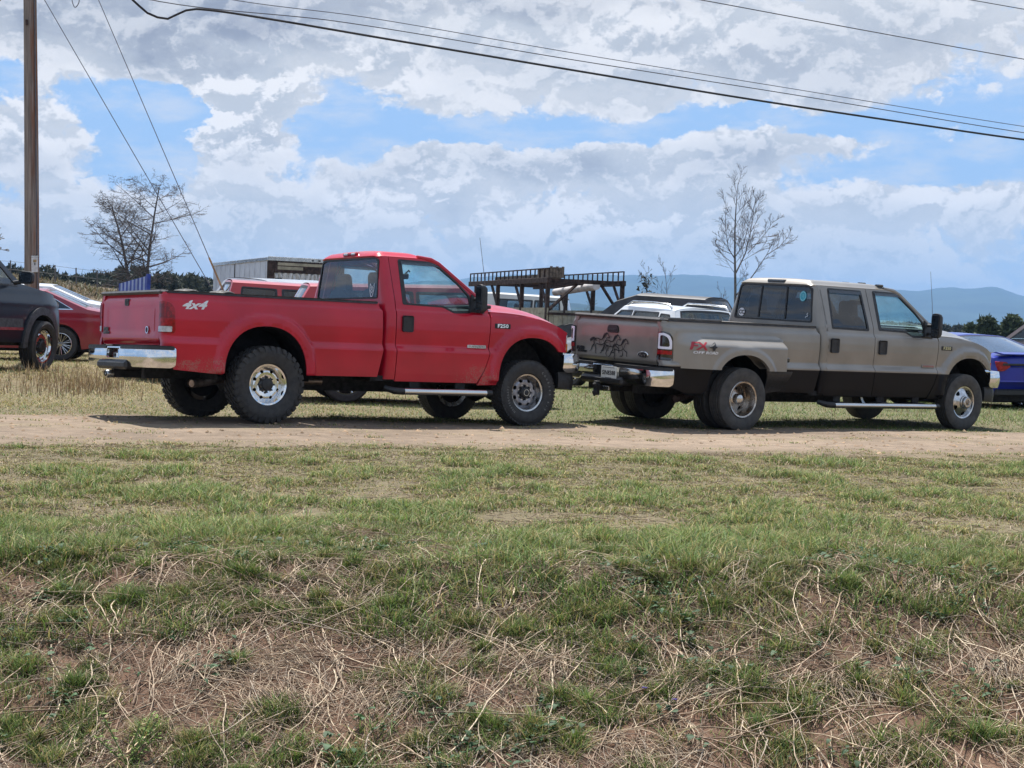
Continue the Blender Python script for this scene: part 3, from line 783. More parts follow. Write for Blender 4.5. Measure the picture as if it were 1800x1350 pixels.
        for k in range(10):
            a = 2*math.pi*k/10
            for e in (-.09, .09):
                MB().tube([(.04*math.cos(a), -.045, .04*math.sin(a)), (.205*math.cos(a+e), -.06, .205*math.sin(a+e))], .0085, 5).build('spoke', MT['alloy'], w)
        MB().lathe([(.055, .03), (.05, .06), (.0005, .065)], 16, 'y', sign=-1).build('centre_cap', MT['alloy'], w); MB().lathe([(.19, -.05), (.05, -.05)], 20, 'y', sign=-1).build('brake_drum', MT['under'], w)
    else:
        MB().lathe([(.2, .0), (.06, .03), (.0005, .03)], 20, 'y', sign=-1).build('rim_face', MT['under'], w)
    if letters:
        for txt, amid, span in letters:
            n = len(txt); R0 = rb_ = .312
            V, F = [], []
            for i, ch in enumerate(txt):
                if ch == ' ': continue
                a = amid + span*(.5-(i+.5)/n); v, f = text_mesh(ch, .036, .004); n0 = len(V)
                for x, y, z in v:
                    q = R0+y; an = a - x/R0; V.append((q*math.cos(an), -(hw*1.025+z), q*math.sin(an)))
                F += [tuple(i_+n0 for i_ in p) for p in f]
            mk('sidewall_lettering', V, F, MT['sidewall'], w, smooth=False)
    return w

def super_pickup(root, kind):
    tan = kind == 'tan'
    WB = 4.39 if tan else 3.50
    L = -.045 if tan else .0                               # body ride height
    XB, XC, XD = 1.43, 1.485, 1.625
    XF = (3.80 if tan else 2.94); XM = 2.50                 # door / fender joint; rear / front door joint
    body = MT['tan'] if tan else MT['red']; CX = WB+.05
    UP = (0, 0, L)
    RC = -.04                                               # rear arch centre
    def side_y(x, z, flare=True):
        y = yprof(z)
        if flare:
            for cx in ((CX,) if tan else (RC, CX)):
                d = arch_d(x, z, cx); k = S((.150-d)/.055)*S((z-.50)/.05)
                tgt = 1.006 - .012*S((.03-d)/.03) + .0*z
                y = y + k*np.maximum(tgt-y, 0)
            y = y - .085*S((x-(WB+.34))/.40)**1.5
        return y
    def FN(s): return lambda u, v: (u, s*side_y(u, v), v)
    def rear_fn(s):
        def f(u, v):
            y = side_y(np.maximum(u, -1.14), v); r = .095
            q = np.maximum(-1.14-u, 0); th = np.minimum(q/r, math.pi/2); rest = np.maximum(q-r*math.pi/2, 0)
            x = np.where(u > -1.14, u, -1.14 - r*np.sin(th)); yy = np.where(u > -1.14, y, y - r*(1-np.cos(th)) - rest)
            return x, s*yy, v
        return f
    names = []
    # ---------------- pickup box
    for s in (-1, 1):
        o = (0, s, 0)
        if tan:
            ol = np.vstack([[(-1.335, .80), (-1.335, 1.385), (1.385, 1.385), (1.44, 1.31), (1.447, .90), (1.385, .535)], arch_pts(RC, .47, .54, .48), [(-.58, .50), (-.85, .50), (-1.10, .575), (-1.155, .80)]])
        else:
            ol = np.vstack([[(-1.335, .815), (-1.335, 1.395), (1.385, 1.395), (1.44, 1.31), (1.45, .90), (1.39, .545)], arch_pts(RC), [(-.57, .525), (-1.115, .565), (-1.155, .815)]])
        b = sheet('bedside', ol, rear_fn(s), body, root, sp=.03, out=o, loc=UP)
        if tan:
            def ff(u, v, s=s):
                bul = .205*S((1.262-v)/.17)*S((u+1.10)/.42)*S((.80-u)/.15)
                lipd = arch_d(u, v, RC-.03, .50, .54, .47); bul = bul + .016*S((.125-lipd)/.06)*S((v-.5)/.05)
                return u, s*(np.maximum(yprof(np.maximum(v, .87)), .95)*0 + .955 + bul), v
            a = arch_pts(RC-.03, .50, .54, .47, k=40); a = a[a[:, 1] >= .815]
            ol2 = np.vstack([[(-1.10, .815), (-1.105, 1.215), (-1.06, 1.262), (.60, 1.268), (.76, 1.20), (.805, 1.02), (.80, .815)], [(a[0][0], .815)], a, [(a[-1][0], .815)]])
            fl = sheet('fender_flare', ol2, ff, MT['flare'], root, sp=.022, thick=.05, out=o, loc=UP)
            lower = np.vstack([[(.80, .813), (.70, .56), (.45, .52)], [(arch_pts(RC-.03, .50, .54, .47)[0][0], .56)], a[:0], [(a[0][0], .813)]])
            sheet('mud_guard', lower, lambda u, v, s=s: (u, s*(1.0+.13*S((v-.5)/.3)), v), MT['trim'], root, sp=.06, out=o, loc=UP)
            if s < 0:
                MB().lathe([(.026, 0), (.024, .012), (.0005, .016)], 14, 'y', (-.66, -(.955+.13), .895), -1).build('marker_lamp', MT['lens_red'], root, loc=UP)
                MB().box(.735, .80, -1.075, -1.0, .93, .99, .015).build('marker_lamp', MT['lens_dark'], root, loc=UP)
                for txt, sz, mt, du, dv, sh, ws in (('FX', .135, 'decal_red', -.81, 1.10, .25, 1.2), ('4', .135, 'decal_black', -.635, 1.10, .25, 1.75), ('OFF ROAD', .045, 'decal_white', -.72, 1.02, .15, 1.5)):
                    V, F = text_mesh(txt, sz, .002, sh, ws, .0035 if len(txt) < 3 else .001)
                    P = [ff(du+p[0], dv+p[1]) for p in V]; mk('decal', [(x, y-.012-c[2], z) for (x, y, z), c in zip(P, V)], F, MT[mt], root, smooth=False, loc=UP)
        # tail lamp wrapped round the corner
        f = rear_fn(s); z0, z1 = (.905, 1.255) if tan else (.955, 1.295)
        lamp = [(-1.325, z0), (-1.328, z1-.01), (-1.25, z1), (-1.175, z1-.018), (-1.130, z1-.075), (-1.112, z0+.03), (-1.125, z0)]
        tl = sheet('tail_lamp', rounded(lamp, .012), f, MT['lens_dark' if tan else 'lens_red'], root, sp=.03, thick=.02, off=.012, out=(-1, s*.6, 0), loc=UP)
        if tan:
            u = [(-1.312, z0+.135), (-1.314, z1-.022), (-1.235, z1-.018), (-1.175, z1-.050), (-1.148, z1-.11), (-1.140, z0+.135)]
            ui = [(-1.286, z0+.165), (-1.288, z1-.050), (-1.240, z1-.046), (-1.198, z1-.072), (-1.176, z1-.12), (-1.170, z0+.165)]
            sheet('lamp_tube', rounded(u, .02), f, MT['led'], tl, [rounded(ui, .02)], sp=.02, thick=.006, off=.019, out=(-1, s*.6, 0))
            sheet('red_lens', [(-1.318, z0+.070), (-1.318, z0+.118), (-1.13, z0+.118), (-1.13, z0+.070)], f, MT['lens_red'], tl, sp=.03, thick=.005, off=.016, out=(-1, s*.6, 0))
        else:
            sheet('clear_lens', rounded([(-1.318, z0+.012), (-1.318, z0+.072), (-1.15, z0+.072), (-1.15, z0+.012)], .012), f, MT['lens_clear'], tl, sp=.03, thick=.005, off=.016, out=(-1, s*.6, 0))
            sheet('upper_lens', [(-1.31, z0+.16), (-1.31, z1-.03), (-1.25, z1-.03), (-1.16, z0+.22), (-1.155, z0+.16)], f, MT['lens_deep'], tl, sp=.04, thick=.004, off=.0135, out=(-1, s*.6, 0))
        MB().box(-1.20, 1.385, s*.862, s*.918, 1.383, 1.412, .010).build('rail_cap', MT['greytrim'], root, loc=UP)
        MB().prism([(-1.16, .76), (-.68, .76), (-.68, 1.125), (.60, 1.125), (.60, .76), (1.36, .76), (1.36, 1.384), (-1.16, 1.384)], lambda a, b: (a, s*.80, b), lambda a, b: (a, s*.868, b)).build('bed_wall', MT['greytrim'], root, loc=UP)
        MB().prism([(-.68, .70), (.60, .70), (.60, 1.125), (-.68, 1.125)], lambda a, b: (a, s*.40, b), lambda a, b: (a, s*.415, b)).box(-.68, .60, s*.415, s*.80, 1.11, 1.125).build('wheel_tub', MT['greytrim'], root, loc=UP)
    MB().box(-1.17, -.685, -.87, .87, .70, .76).box(.605, 1.37, -.87, .87, .70, .76).box(-.685, .605, -.40, .40, .70, .76).build('bed_floor', MT['greytrim'], root, loc=UP)
    MB().box(1.36, 1.42, -.90, .90, .56, 1.40, .01).build('bed_bulkhead', body, root, loc=UP)
    # tailgate
    def tg(u, v):
        x = -1.236 + .030*S((v-1.295)/.085) - .010*np.exp(-((v-.868)/.010)**2) + .012*S((.855-v)/.02)
        x = x + .010*S((.74-np.abs(u))/.06-.5)*S((1.25-v)/.05)*S((v-.92)/.05)*np.where(np.abs(u) < 2, 1, 0)*.5
        return x, u, v
    tgo = sheet('tailgate', rounded([(-.805, .822), (.805, .822), (.805, 1.385), (-.805, 1.385)], .025), tg, body, root, sp=.05, thick=.05, out=(-1, 0, 0), loc=UP)
    MB().box(-1.262, -1.165, -.86, .86, 1.372, 1.418, .022).build('tailgate_cap', MT['greytrim'], tgo)
    MB().box(-1.155, -1.10, -.80, .80, .80, 1.37).build('tailgate_lining', MT['greytrim'], tgo)
    if tan:
        mb = MB(); ring = rounded([(-.115, 1.185), (.115, 1.185), (.10, 1.285), (-.10, 1.285)], .045, 6)
        mb.prism(ring, lambda a, b: (-1.235, a+.06, b+.005), lambda a, b: (-1.252, a*.96+.06, 1.235+(b-1.235)*.96+.005)); mb.box(-1.262, -1.25, -.02, .14, 1.215, 1.238, .006)
        mb.build('handle', MT['trim'], tgo)
    else:
        mb = MB(); ring = rounded([(-.055, 1.255), (.055, 1.255), (.055, 1.335), (-.055, 1.335)], .02, 4)
        mb.prism(ring, lambda a, b: (-1.232, a+.10, b-.005), lambda a, b: (-1.246, a*.93+.10, 1.295+(b-1.295)*.93-.005)); mb.build('handle', MT['greytrim'], tgo)
        MB().box(-1.2485, -1.244, .06, .14, 1.268, 1.315, .008).build('handle_recess', MT['decal_black'], tgo)
    ex, ez = (-.545, .948) if tan else (-.50, .985)
    if tan:
        mb = MB().add(*(lambda n: ([(-1.240, ex+.105*math.cos(2*math.pi*k/n), ez+.042*math.sin(2*math.pi*k/n)) for k in range(n)] + [(-1.247, ex+.095*math.cos(2*math.pi*k/n), ez+.036*math.sin(2*math.pi*k/n)) for k in range(n)], [tuple(range(n, 2*n))]+[(k, (k+1) % n, n+(k+1) % n, n+k) for k in range(n)]))(24)); mb.build('oval_emblem', MT['chrome'], tgo)
        mb = MB().add([(-1.2485, ex+.086*math.cos(2*math.pi*k/24), ez+.030*math.sin(2*math.pi*k/24)) for k in range(24)], [tuple(range(24))]); mb.build('emblem_field', MT['decal_black'], tgo, smooth=False)
        lettering('emblem_script', 'Ford', .05, MT['dchrome'], tgo, (-1.2495, ex, ez), (0, -1, 0), (0, 0, 1), .001, shear=.3, widthscale=1.2)
        lettering('badge', 'F350', .065, MT['decal_black'], tgo, (-1.242, .70, .965), (0, -1, 0), (0, 0, 1), .006, widthscale=1.2, bold=.003); lettering('badge', 'SUPER DUTY', .032, MT['decal_black'], tgo, (-1.242, .66, .925), (0, -1, 0), (0, 0, 1), .006, bold=.002)
        horses(tgo)
    else:
        MB().lathe([(.040, 0), (.040, .008), (.030, .008)], 20, 'x', (-1.240, ex, ez), -1).build('emblem_ring', MT['chrome'], tgo); MB().lathe([(.030, 0), (.0005, .002)], 20, 'x', (-1.243, ex, ez), -1).build('emblem_hole', MT['decal_black'], tgo)
        lettering('badge', 'F250', .060, MT['decal_grey'], tgo, (-1.242, .70, .992), (0, -1, 0), (0, 0, 1), .006, widthscale=1.2, bold=.003); lettering('badge', 'SUPER DUTY', .032, MT['decal_grey'], tgo, (-1.242, .685, .952), (0, -1, 0), (0, 0, 1), .006, bold=.002)
    # rear bumper
    path = np.array([(-1.115, -.990), (-1.20, -.988), (-1.28, -.965), (-1.345, -.91), (-1.378, -.80), (-1.395, -.6), (-1.405, -.3), (-1.408, 0)]); path = np.vstack([path, (path*[1, -1])[::-1][1:]])
    def path_fn(path, zc, hz, bulge):
        sl = np.r_[0, np.cumsum(np.linalg.norm(np.diff(path, axis=0), axis=1))]; sl -= sl[-1]/2
        ss = np.linspace(sl[0], sl[-1], 300); k = np.hanning(19)[1:-1]; k /= k.sum()
        px_ = np.convolve(np.pad(np.interp(ss, sl, path[:, 0]), 8, mode='reflect', reflect_type='odd'), k, 'valid'); py_ = np.convolve(np.pad(np.interp(ss, sl, path[:, 1]), 8, mode='reflect', reflect_type='odd'), k, 'valid')
        tx, ty = np.gradient(px_, ss), np.gradient(py_, ss)
        def f(u, v):
            x, y, a, b = (np.interp(u, ss, q) for q in (px_, py_, tx, ty)); l = np.hypot(a, b); w = bulge*(1-((v-zc)/hz)**2)
            return x - w*b/l, y + w*a/l, v
        return f, sl[-1]
    bf, bl = path_fn(path, .70, .14, .022)
    bo = [(-bl, .605), (-bl, .795), (bl, .795), (bl, .605), (bl-.05, .578), (.50, .578), (.40, .655), (-.40, .655), (-.50, .578), (-bl+.05, .578)]
    bo = rounded(bo[::-1], .02)
    bmp = sheet('rear_bumper', bo, bf, MT['chrome'], root, [rounded([(-.185, .672), (.185, .672), (.185, .780), (-.185, .780)], .02)], sp=.05, thick=.03, out=(-1, 0, 0), loc=(0, 0, L-.0))
    for a, b in ((-bl+.02, -.21), (.21, bl-.02)):
        sheet('step_pad', rounded([(a, .772), (b, .772), (b, .812), (a, .812)], .012), lambda u, v: bf(u, np.minimum(v, .80)) [:2]+(v,), MT['trim'], bmp, sp=.06, thick=.09, off=.008, out=(-1, 0, 0))
    mb = MB().box(-1.455, -1.25, -.42, .42, .548, .648, .03); mb.build('centre_step', MT['trim'], bmp)
    MB().box(-1.34, -1.31, -.22, .22, .62, .80).build('plate_recess', MT['dchrome' if not tan else 'trim'], bmp)
    if tan:
        p = MB().box(-1.446, -1.442, -.305, .0, .618, .772, .002).build('licence_plate', MT['plate'], bmp)
        lettering('plate_number', 'SIN8388', .075, MT['decal_black'], p, (-1.4475, -.1525, .692), (0, -1, 0), (0, 0, 1), .001, widthscale=.98, bold=.002)
        MB().box(-1.4475, -1.446, -.26, -.04, .754, .761).build('plate_band', MT['decal_grey'], p); MB().box(-1.4475, -1.446, -.21, -.09, .627, .634).build('plate_band', MT['decal_grey'], p)
    else:
        MB().box(-1.372, -1.33, .02, .16, .665, .735, .012).build('lamp_bracket', MT['chrome'], bmp); MB().box(-1.385, -1.33, -.13, -.04, .655, .775, .012).build('latch_bracket', MT['chrome'], bmp); MB().box(-1.376, -1.371, .045, .12, .68, .72).build('bracket_slot', MT['decal_black'], bmp)
    h = MB().box(-1.42, -.9, -.035, .035, .455, .525).build('tow_receiver', MT['under'], root, loc=UP)
    if tan:
        MB().box(-1.50, -1.40, -.03, .03, .47, .52).box(-1.53, -1.47, -.035, .035, .40, .58, .01).build('ball_mount', MT['under'], h); MB().box(-1.45, -1.42, -.17, -.05, .472, .522, .004).build('hitch_pin', MT['dchrome'], h)
        for dz in (-.055, .035): MB().lathe([(.0005, .034), (.018, .03), (.032, .012), (.032, -.01), (.02, -.03), (.012, -.05)], 16, 'z', (-1.53, .0, .49+dz)).build('tow_ball', MT['under'], h)
    else: MB().lathe([(.0005, .035), (.02, .035), (.043, .028), (.048, .0), (.040, -.05)], 20, 'x', (-1.47, 0, .492), -1).build('tow_ball', MT['dchrome'], h); MB().lathe([(.030, .037), (.0005, .034)], 16, 'x', (-1.47, 0, .492), -1).build('ball_socket', MT['under'], h)
    # ---------------- cab
    Wz = lambda v: yprof(v)
    rcor = .085
    def cabf(u, v):
        W = Wz(v) - rcor; a = np.abs(u); sg = np.sign(u)
        th = np.clip((a-.80)/.13, 0, 1)*math.pi/2
        y = np.where(a <= .80, a/.80*W, W + rcor*np.sin(th)); x = XC + rcor*(1-np.cos(th)) + np.maximum(a-.93, 0)
        tilt = .03*S((v-1.40)/.6)
        return x + tilt*(1-np.clip((a-.80)/.2, 0, 1)), sg*y, v
    ue = .93 + (XD - XC - rcor) - .006
    def back_ol(yz): return [(.80*y/(float(Wz(z))-rcor), z) for y, z in yz]
    bw = rounded([(-.735, 1.465), (.735, 1.465), (.675, 1.905), (.60, 1.928), (-.60, 1.928), (-.675, 1.905)], .045)
    bwr = resample(bw, .05)
    cab = sheet('cab_back', [(-ue, .52), (ue, .52), (ue, 1.955), (-ue, 1.955)], cabf, body, root, [back_ol(bwr)], sp=.05, thick=.02, out=(-1, 0, 0), loc=UP)
    gin = [(y*.985, 1.697+(z-1.697)*.965) for y, z in bwr]; gout = [(y*1.018, 1.697+(z-1.697)*1.05) for y, z in bwr]
    sheet('window_seal', back_ol(gout), cabf, MT['trim'], cab, [back_ol(gin)], sp=.05, thick=.02, off=.006, out=(-1, 0, 0))
    g = sheet('rear_window', back_ol(gin), cabf, MT['gl_dark' if tan else 'gl_mid'], cab, sp=.07, thick=0, off=-.004, out=(-1, 0, 0))
    if tan:
        for yb in (.27, -.24):
            q = [(yb-.012, 1.485), (yb+.012, 1.485), (yb*.93+.012, 1.915), (yb*.93-.012, 1.915)]; sheet('window_divider', back_ol(q), cabf, MT['trim'], g, sp=.05, thick=.01, off=.006, out=(-1, 0, 0))
        def onback(y, z, off): x_, y_, z_ = cabf(np.array([.80*y/(float(Wz(z))-rcor)]), np.array([z])); return float(x_[0])-off, y, z
        cc = (.600, 1.545)
        V = [onback(cc[0]+.060*math.cos(2*math.pi*k/24), cc[1]+.055*math.sin(2*math.pi*k/24), .006) for k in range(24)]; st = mk('round_sticker', V, [tuple(range(24))], MT['decal_white'], g, smooth=False)
        lettering('sticker_letters', 'CC', .075, MT['decal_black'], st, onback(*cc, .008), (0, -1, 0), (0, 0, 1), .001, bold=.003)
        cc = (-.535, 1.80); V = [onback(cc[0]+.062*math.cos(2*math.pi*k/24), cc[1]+.070*math.sin(2*math.pi*k/24), .006) for k in range(24)]; st = mk('oval_sticker', V, [tuple(range(24))], MT['decal_teal'], g, smooth=False)
        for sc_ in (.86,):
            n = 24; V = [onback(cc[0]+.062*q*math.cos(2*math.pi*k/n), cc[1]+.070*q*math.sin(2*math.pi*k/n), .0075) for q in (.88, .74) for k in range(n)]
            mk('sticker_ring', V, [(k, (k+1) % n, n+(k+1) % n, n+k) for k in range(n)], MT['decal_pale'], st, smooth=False)
        lettering('sticker_letters', 'UJ', .06, MT['decal_pale'], st, onback(*cc, .0075), (0, -1, 0), (0, 0, 1), .001, widthscale=.8)
        stroke_ribbon('small_decal', [(-.62, 1.515), (-.63, 1.53), (-.655, 1.535), (-.665, 1.55), (-.64, 1.56), (-.66, 1.58)], .008, lambda a, b: onback(a, b, .006), MT['decal_white'], g)
    else:
        def onback(y, z, off): x_, y_, z_ = cabf(np.array([.80*y/(float(Wz(z))-rcor)]), np.array([z])); return float(x_[0])-off, y, z
        cy, cz = -.60, 1.555
        mark = [[(-.05, .075), (0, .03), (.05, .075), (.045, -.005), (.015, -.075), (-.015, -.075), (-.045, -.005), (-.05, .075)], [(-.028, .035), (0, 0), (.028, .035)], [(-.028, 0), (0, -.035), (.028, 0)]]
        for l in mark: stroke_ribbon('window_sticker', [(cy-a, cz+b) for a, b in l], .010, lambda a, b: onback(a, b, .006), MT['decal_white'], g)
    # cab roof
    XR = XF-.80
    def rooff(u, v):
        a = .028*(np.abs(v)/.70)**2.2 + .052*S((np.abs(v)-.56)/.145)**1.3; b = .080*(np.clip((1.64-u)/.15, 0, 1))**2.0 + .060*np.clip((u-(XR-.32))/.34, 0, 1.3)**2
        return u, v, 2.036 - (a**2.5+b**2.5)**.4
    ro = [(1.492, -.60), (1.50, -.665), (1.54, -.703), (XR, -.703), (XR+.075, -.45), (XR+.095, 0), (XR+.075, .45), (XR, .703), (1.54, .703), (1.50, .665), (1.492, .60)]
    roof = sheet('roof', ro, rooff, body, root, sp=.05, thick=.02, out=(0, 0, 1), loc=UP)
    bl_ = MB().box(1.50, 1.575, -.165, .165, 1.972, 2.012, .014).build('brake_lamp', MT['lens_dark' if tan else 'lens_red'], roof)
    if not tan:
        for q in (-1, 1): MB().box(1.496, 1.56, q*.09-.05, q*.09+.05, 1.976, 2.008, .01).build('cargo_lens', MT['lens_clear'], bl_)
    if tan:
        for yy in (-.62, -.30, 0, .30, .62):
            z_ = float(rooff(np.array([XR-.12]), np.array([yy]))[2][0]); MB().box(XR-.19, XR-.07, yy-.035, yy+.035, z_-.01, z_+.028, .012).build('clearance_lamp', MT['lens_dark'], roof)
    # doors
    def door(s, x0, x1, front):
        o = (0, s, 0)
        if front: ol = [(x0+.005, .50), (x0+.005, 1.948), (XF-.86, 1.948), (XF-.67, 1.905), (XF-.245, 1.575), (XF-.10, 1.455), (XF-.030, 1.375), (XF-.008, 1.26), (XF-.025, .87), (XF-.08, .68), (XF-.175, .50)]
        else: ol = [(x0+.005, .50), (x0+.005, 1.948), (x1-.005, 1.948), (x1-.005, .50)]
        if front: win = [(x0+.125, 1.405), (XF-.66, 1.395), (XF-.52, 1.335), (XF-.29, 1.345), (XF-.265, 1.40), (XF-.27, 1.535), (XF-.40, 1.675), (XF-.63, 1.862), (XF-.70, 1.892), (XF-.78, 1.905), (x0+.150, 1.910)]
        else: win = [(x0+.14, 1.405), (x1-.105, 1.395), (x1-.115, 1.905), (x0+.195, 1.910)]
        win = rounded(win, .028)
        D = sheet('front_door' if front else 'rear_door', ol, FN(s), body, root, [win], sp=.03, thick=.02, out=o, loc=UP)
        c = win.mean(0); wo = c+(win-c)*[1.05, 1.06]; wi = c+(win-c)*[.955, .955]
        sheet('window_seal', wo, FN(s), MT['trim'], D, [wi], sp=.05, thick=.02, off=.004, out=o)
        sheet('window', wi+0, FN(s), MT['gl_dark' if (tan and not front) else 'gl_clear'], D, sp=.08, thick=0, off=-.008, out=o)
        top = wi[wi[:, 1] > 1.80]
        xa, xb = (x0+.15, XF-.72) if front else (x0+.19, x1-.12)
        sheet('rain_visor', [(xa, 1.862), (xa+.003, 1.902), (xb, 1.900), (xb+(.10 if front else 0), 1.858)], FN(s), MT['visor'], D, sp=.05, thick=0, off=.014, out=o)
        hx = x0+.075
        MB().box(hx, hx+.145, s*.93, s*(float(yprof(1.16))+.010), 1.075, 1.265, .018).build('handle', MT['trim'], D)
        sheet('door_card', [(x0+.03, .56), (x0+.03, 1.38), (x1-.10, 1.34), (x1-.18, .56)], lambda u, v: (u, s*(yprof(v)-.07), v), MT['cabin'], D, sp=.2, thick=0, out=(0, -s, 0))
        return D
    for s in (-1, 1):
        if tan: door(s, XD-.055, XM, False); D = door(s, XM, XF, True)
        else: D = door(s, XD, XF, True)
        # tow mirror
        sail = MB().prism([(XF-.30, 1.345), (XF-.10, 1.335), (XF-.085, 1.43), (XF-.24, 1.56)], lambda a, b: (a, s*(float(yprof(b))-.01), b), lambda a, b: (a, s*(float(yprof(b))+.03), b))
        m = sail.build('mirror', MT['trim'], D)
        for za in (1.50, 1.385): MB().tube([(XF-.22, s*.92, za), (XF-.23, s*1.05, za)], .022, 8).build('mirror_arm', MT['trim'], m)
        hm = MB(); P = rounded([(1.03, 1.335), (1.175, 1.335), (1.175, 1.67), (1.03, 1.67)], .055, 6); cm = P.mean(0)
        rings = [(0, 1.0), (.02, 1.03), (.055, .97), (.085, .80), (.10, .45)]; n_ = len(P)
        Vh = [(XF-.285+dx, s*(cm[0]+(p[0]-cm[0])*k_), cm[1]+(p[1]-cm[1])*(.25*1+.75*k_)) for dx, k_ in rings for p in P]
        Fh = [(i*n_+j, i*n_+(j+1) % n_, (i+1)*n_+(j+1) % n_, (i+1)*n_+j) for i in range(len(rings)-1) for j in range(n_)] + [tuple(range(n_)), tuple(range((len(rings)-1)*n_, len(rings)*n_))]
        hm.add(Vh, Fh).build('mirror_housing', MT['trim'], m)
        MB().box(XF-.2885, XF-.284, s*1.048, s*1.158, 1.455, 1.645, .02).build('mirror_glass', MT['mirror'], m); MB().box(XF-.2885, XF-.284, s*1.048, s*1.158, 1.36, 1.435, .02).build('mirror_glass', MT['mirror'], m)
        # screen pillar
        MB().tube([(XF-.90, s*.672, 1.972), (XF-.72, s*.690, 1.945), (XF-.62, s*.700, 1.900), (XF-.215, s*.815, 1.575), (XF-.04, s*.872, 1.435)], [.022, .032, .034, .036, .036], 8).build('screen_pillar', body, root, loc=UP)
    def ws(u, v): w = .665+(.855-.665)*v; return XF-.79+.085*(1-u*u)+(.80+.02*(1-u*u))*v, u*w, 1.985-.025*u*u - (.535-.02*u*u)*v + .03*np.sin(v*math.pi)
    sheet('windscreen', [(-1, 0), (1, 0), (1, 1), (-1, 1)], ws, MT['gl_sky'], root, sp=.08, thick=0, out=(1, 0, 1), loc=UP)
    # ---------------- front end
    XHc, XHs = WB+.90, WB+.615
    XH = lambda y: XHc - (XHc-XHs)*(np.abs(y)/.905)**2.4
    ze = np.poly1d(np.polyfit([0, .3, .55, .8, 1], [1.362, 1.350, 1.318, 1.245, 1.150], 3)); zc = np.poly1d(np.polyfit([0, .25, .5, .75, .9, 1], [1.468, 1.452, 1.415, 1.335, 1.245, 1.160], 4))
    def hoodf(u, v):
        x = XF+.015 + u*(XH(v)-XF-.015); t = np.abs(v)/.915; g_ = 1 - S((t-.50)/.50)
        return x, v, ze(u) + (zc(u)-ze(u))*g_ + .014*S((.60-t)/.07)*S((u-.02)/.1)*(1-u)
    hd = sheet('hood', [(0, -.908), (1, -.908), (1, .908), (0, .908)], hoodf, MT['pewter'] if tan else body, root, sp=.04, thick=.02, out=(0, 0, 1), loc=UP)
    MB().box(XF-.02, XF+.10, -.80, .80, 1.40, 1.445, .01).build('cowl', MT['trim'], root, loc=UP)
    for s in (-1, 1):
        top = [(XF+.006+q*(XHs-XF-.012), float(ze(q))-.004) for q in np.linspace(0, 1, 14)]
        a = arch_pts(CX, t0=0, k=44); fr = a[a[:, 1] > .905]
        if tan: fr_all = fr
        ol = top + [(XHs+.0, .97), (XHs-.035, .905)] + [tuple(p) for p in a if (p[0] < CX or p[1] > .905)] + [(CX-.50, .485), (XF-.16, .475), (XF-.068, .68), (XF-.015, .87), (XF+.002, 1.26)]
        fe = sheet('front_fender', ol, FN(s), body, root, sp=.03, thick=.025, out=(0, s, 0), loc=UP)
        ys = float(side_y(np.array([XF+.16]), np.array([1.2]))[0])
        if s < 0:
            bd = MB().box(XF+.055, XF+.285, -ys-.006, -ys+.01, 1.165, 1.225, .006).build('badge', MT['decal_black'] if not tan else MT['trim'], fe)
            lettering('badge_letters', 'F250' if not tan else 'F350', .062, MT['chrome'], bd, (XF+.17, -ys-.007, 1.197), (1, 0, 0), (0, 0, 1), .004, widthscale=1.32, bold=.0015)
            yb = float(yprof(.935))
            b2 = MB().box(XF-.325, XF-.06, -yb-.012, -yb+.01, .915, .955, .004).build('badge', MT['dchrome'] if not tan else MT['pewter'], root, loc=UP); lettering('badge_letters', 'POWERSTROKE', .032, MT['decal_grey'] if not tan else MT['decal_red'], b2, (XF-.19, -yb-.0125, .936), (1, 0, 0), (0, 0, 1), .001, widthscale=1.0)
            if not tan:
                f = FN(-1); V, F = text_mesh('4x4', .128, .003, .45, 1.42, .004); mk('decal', [(-.885+p[0], float(f(np.array([-.9]), np.array([1.268+p[1]]))[1][0])-.004-p[2], 1.268+p[1]+p[0]*.02) for p in V], F, MT['decal_white'], root, smooth=False, loc=UP)
    frf = lambda u, v: (XH(u)-.012+.03*(1.0-v)*0, u, v)
    fsc = sheet('grille', [(-.60, .875), (.60, .875), (.60, 1.125), (-.60, 1.125)], frf, MT['trim'], root, sp=.08, out=(1, 0, 0), loc=UP)
    for z_ in (.89, .97, 1.05, 1.11): sheet('grille_bar', [(-.58, z_-.012), (.58, z_-.012), (.58, z_+.012), (-.58, z_+.012)], frf, MT['chrome'], fsc, sp=.1, off=.012, out=(1, 0, 0))
    for s in (-1, 1):
        hl = sheet('headlight', rounded([(s*.615, .905), (s*.895, .915), (s*.905, 1.125), (s*.615, 1.125)], .02), frf, MT['lens_clear'], root, sp=.05, off=.008, out=(1, 0, 0), loc=UP)
        sheet('indicator', rounded([(s*.80, .905), (s*.90, .915), (s*.905, 1.02), (s*.82, .99)], .015), frf, MT['lens_amber'], hl, sp=.05, off=.014, out=(1, s*.3, 0))
    fp = np.array([(WB+.495, -.976), (WB+.58, -.980), (WB+.66, -.980), (WB+.735, -.966), (WB+.79, -.90), (WB+.85, -.75), (WB+.91, -.5), (WB+.95, -.25), (WB+.96, 0)]); fp = np.vstack([fp, (fp*[1, -1])[::-1][1:]])
    ffn, fl_ = path_fn(fp, .78, .13, -.03)
    fb = sheet('front_bumper', rounded([(-fl_, .70), (-fl_+.02, .895), (fl_-.02, .895), (fl_, .70), (fl_-.06, .66), (-fl_+.06, .66)], .03), ffn, MT['chrome'], root, sp=.05, thick=.05, out=(1, 0, 0), loc=UP)
    vfn, vl = path_fn(fp*[1, .955]-[.05, 0], .55, .13, -.02)
    sheet('valance', rounded([(-vl+.02, .47), (-vl+.02, .668), (vl-.02, .668), (vl-.02, .47), (vl-.3, .44), (-vl+.3, .44)], .02), vfn, MT['trim'], fb, sp=.07, thick=.05, out=(1, 0, 0))
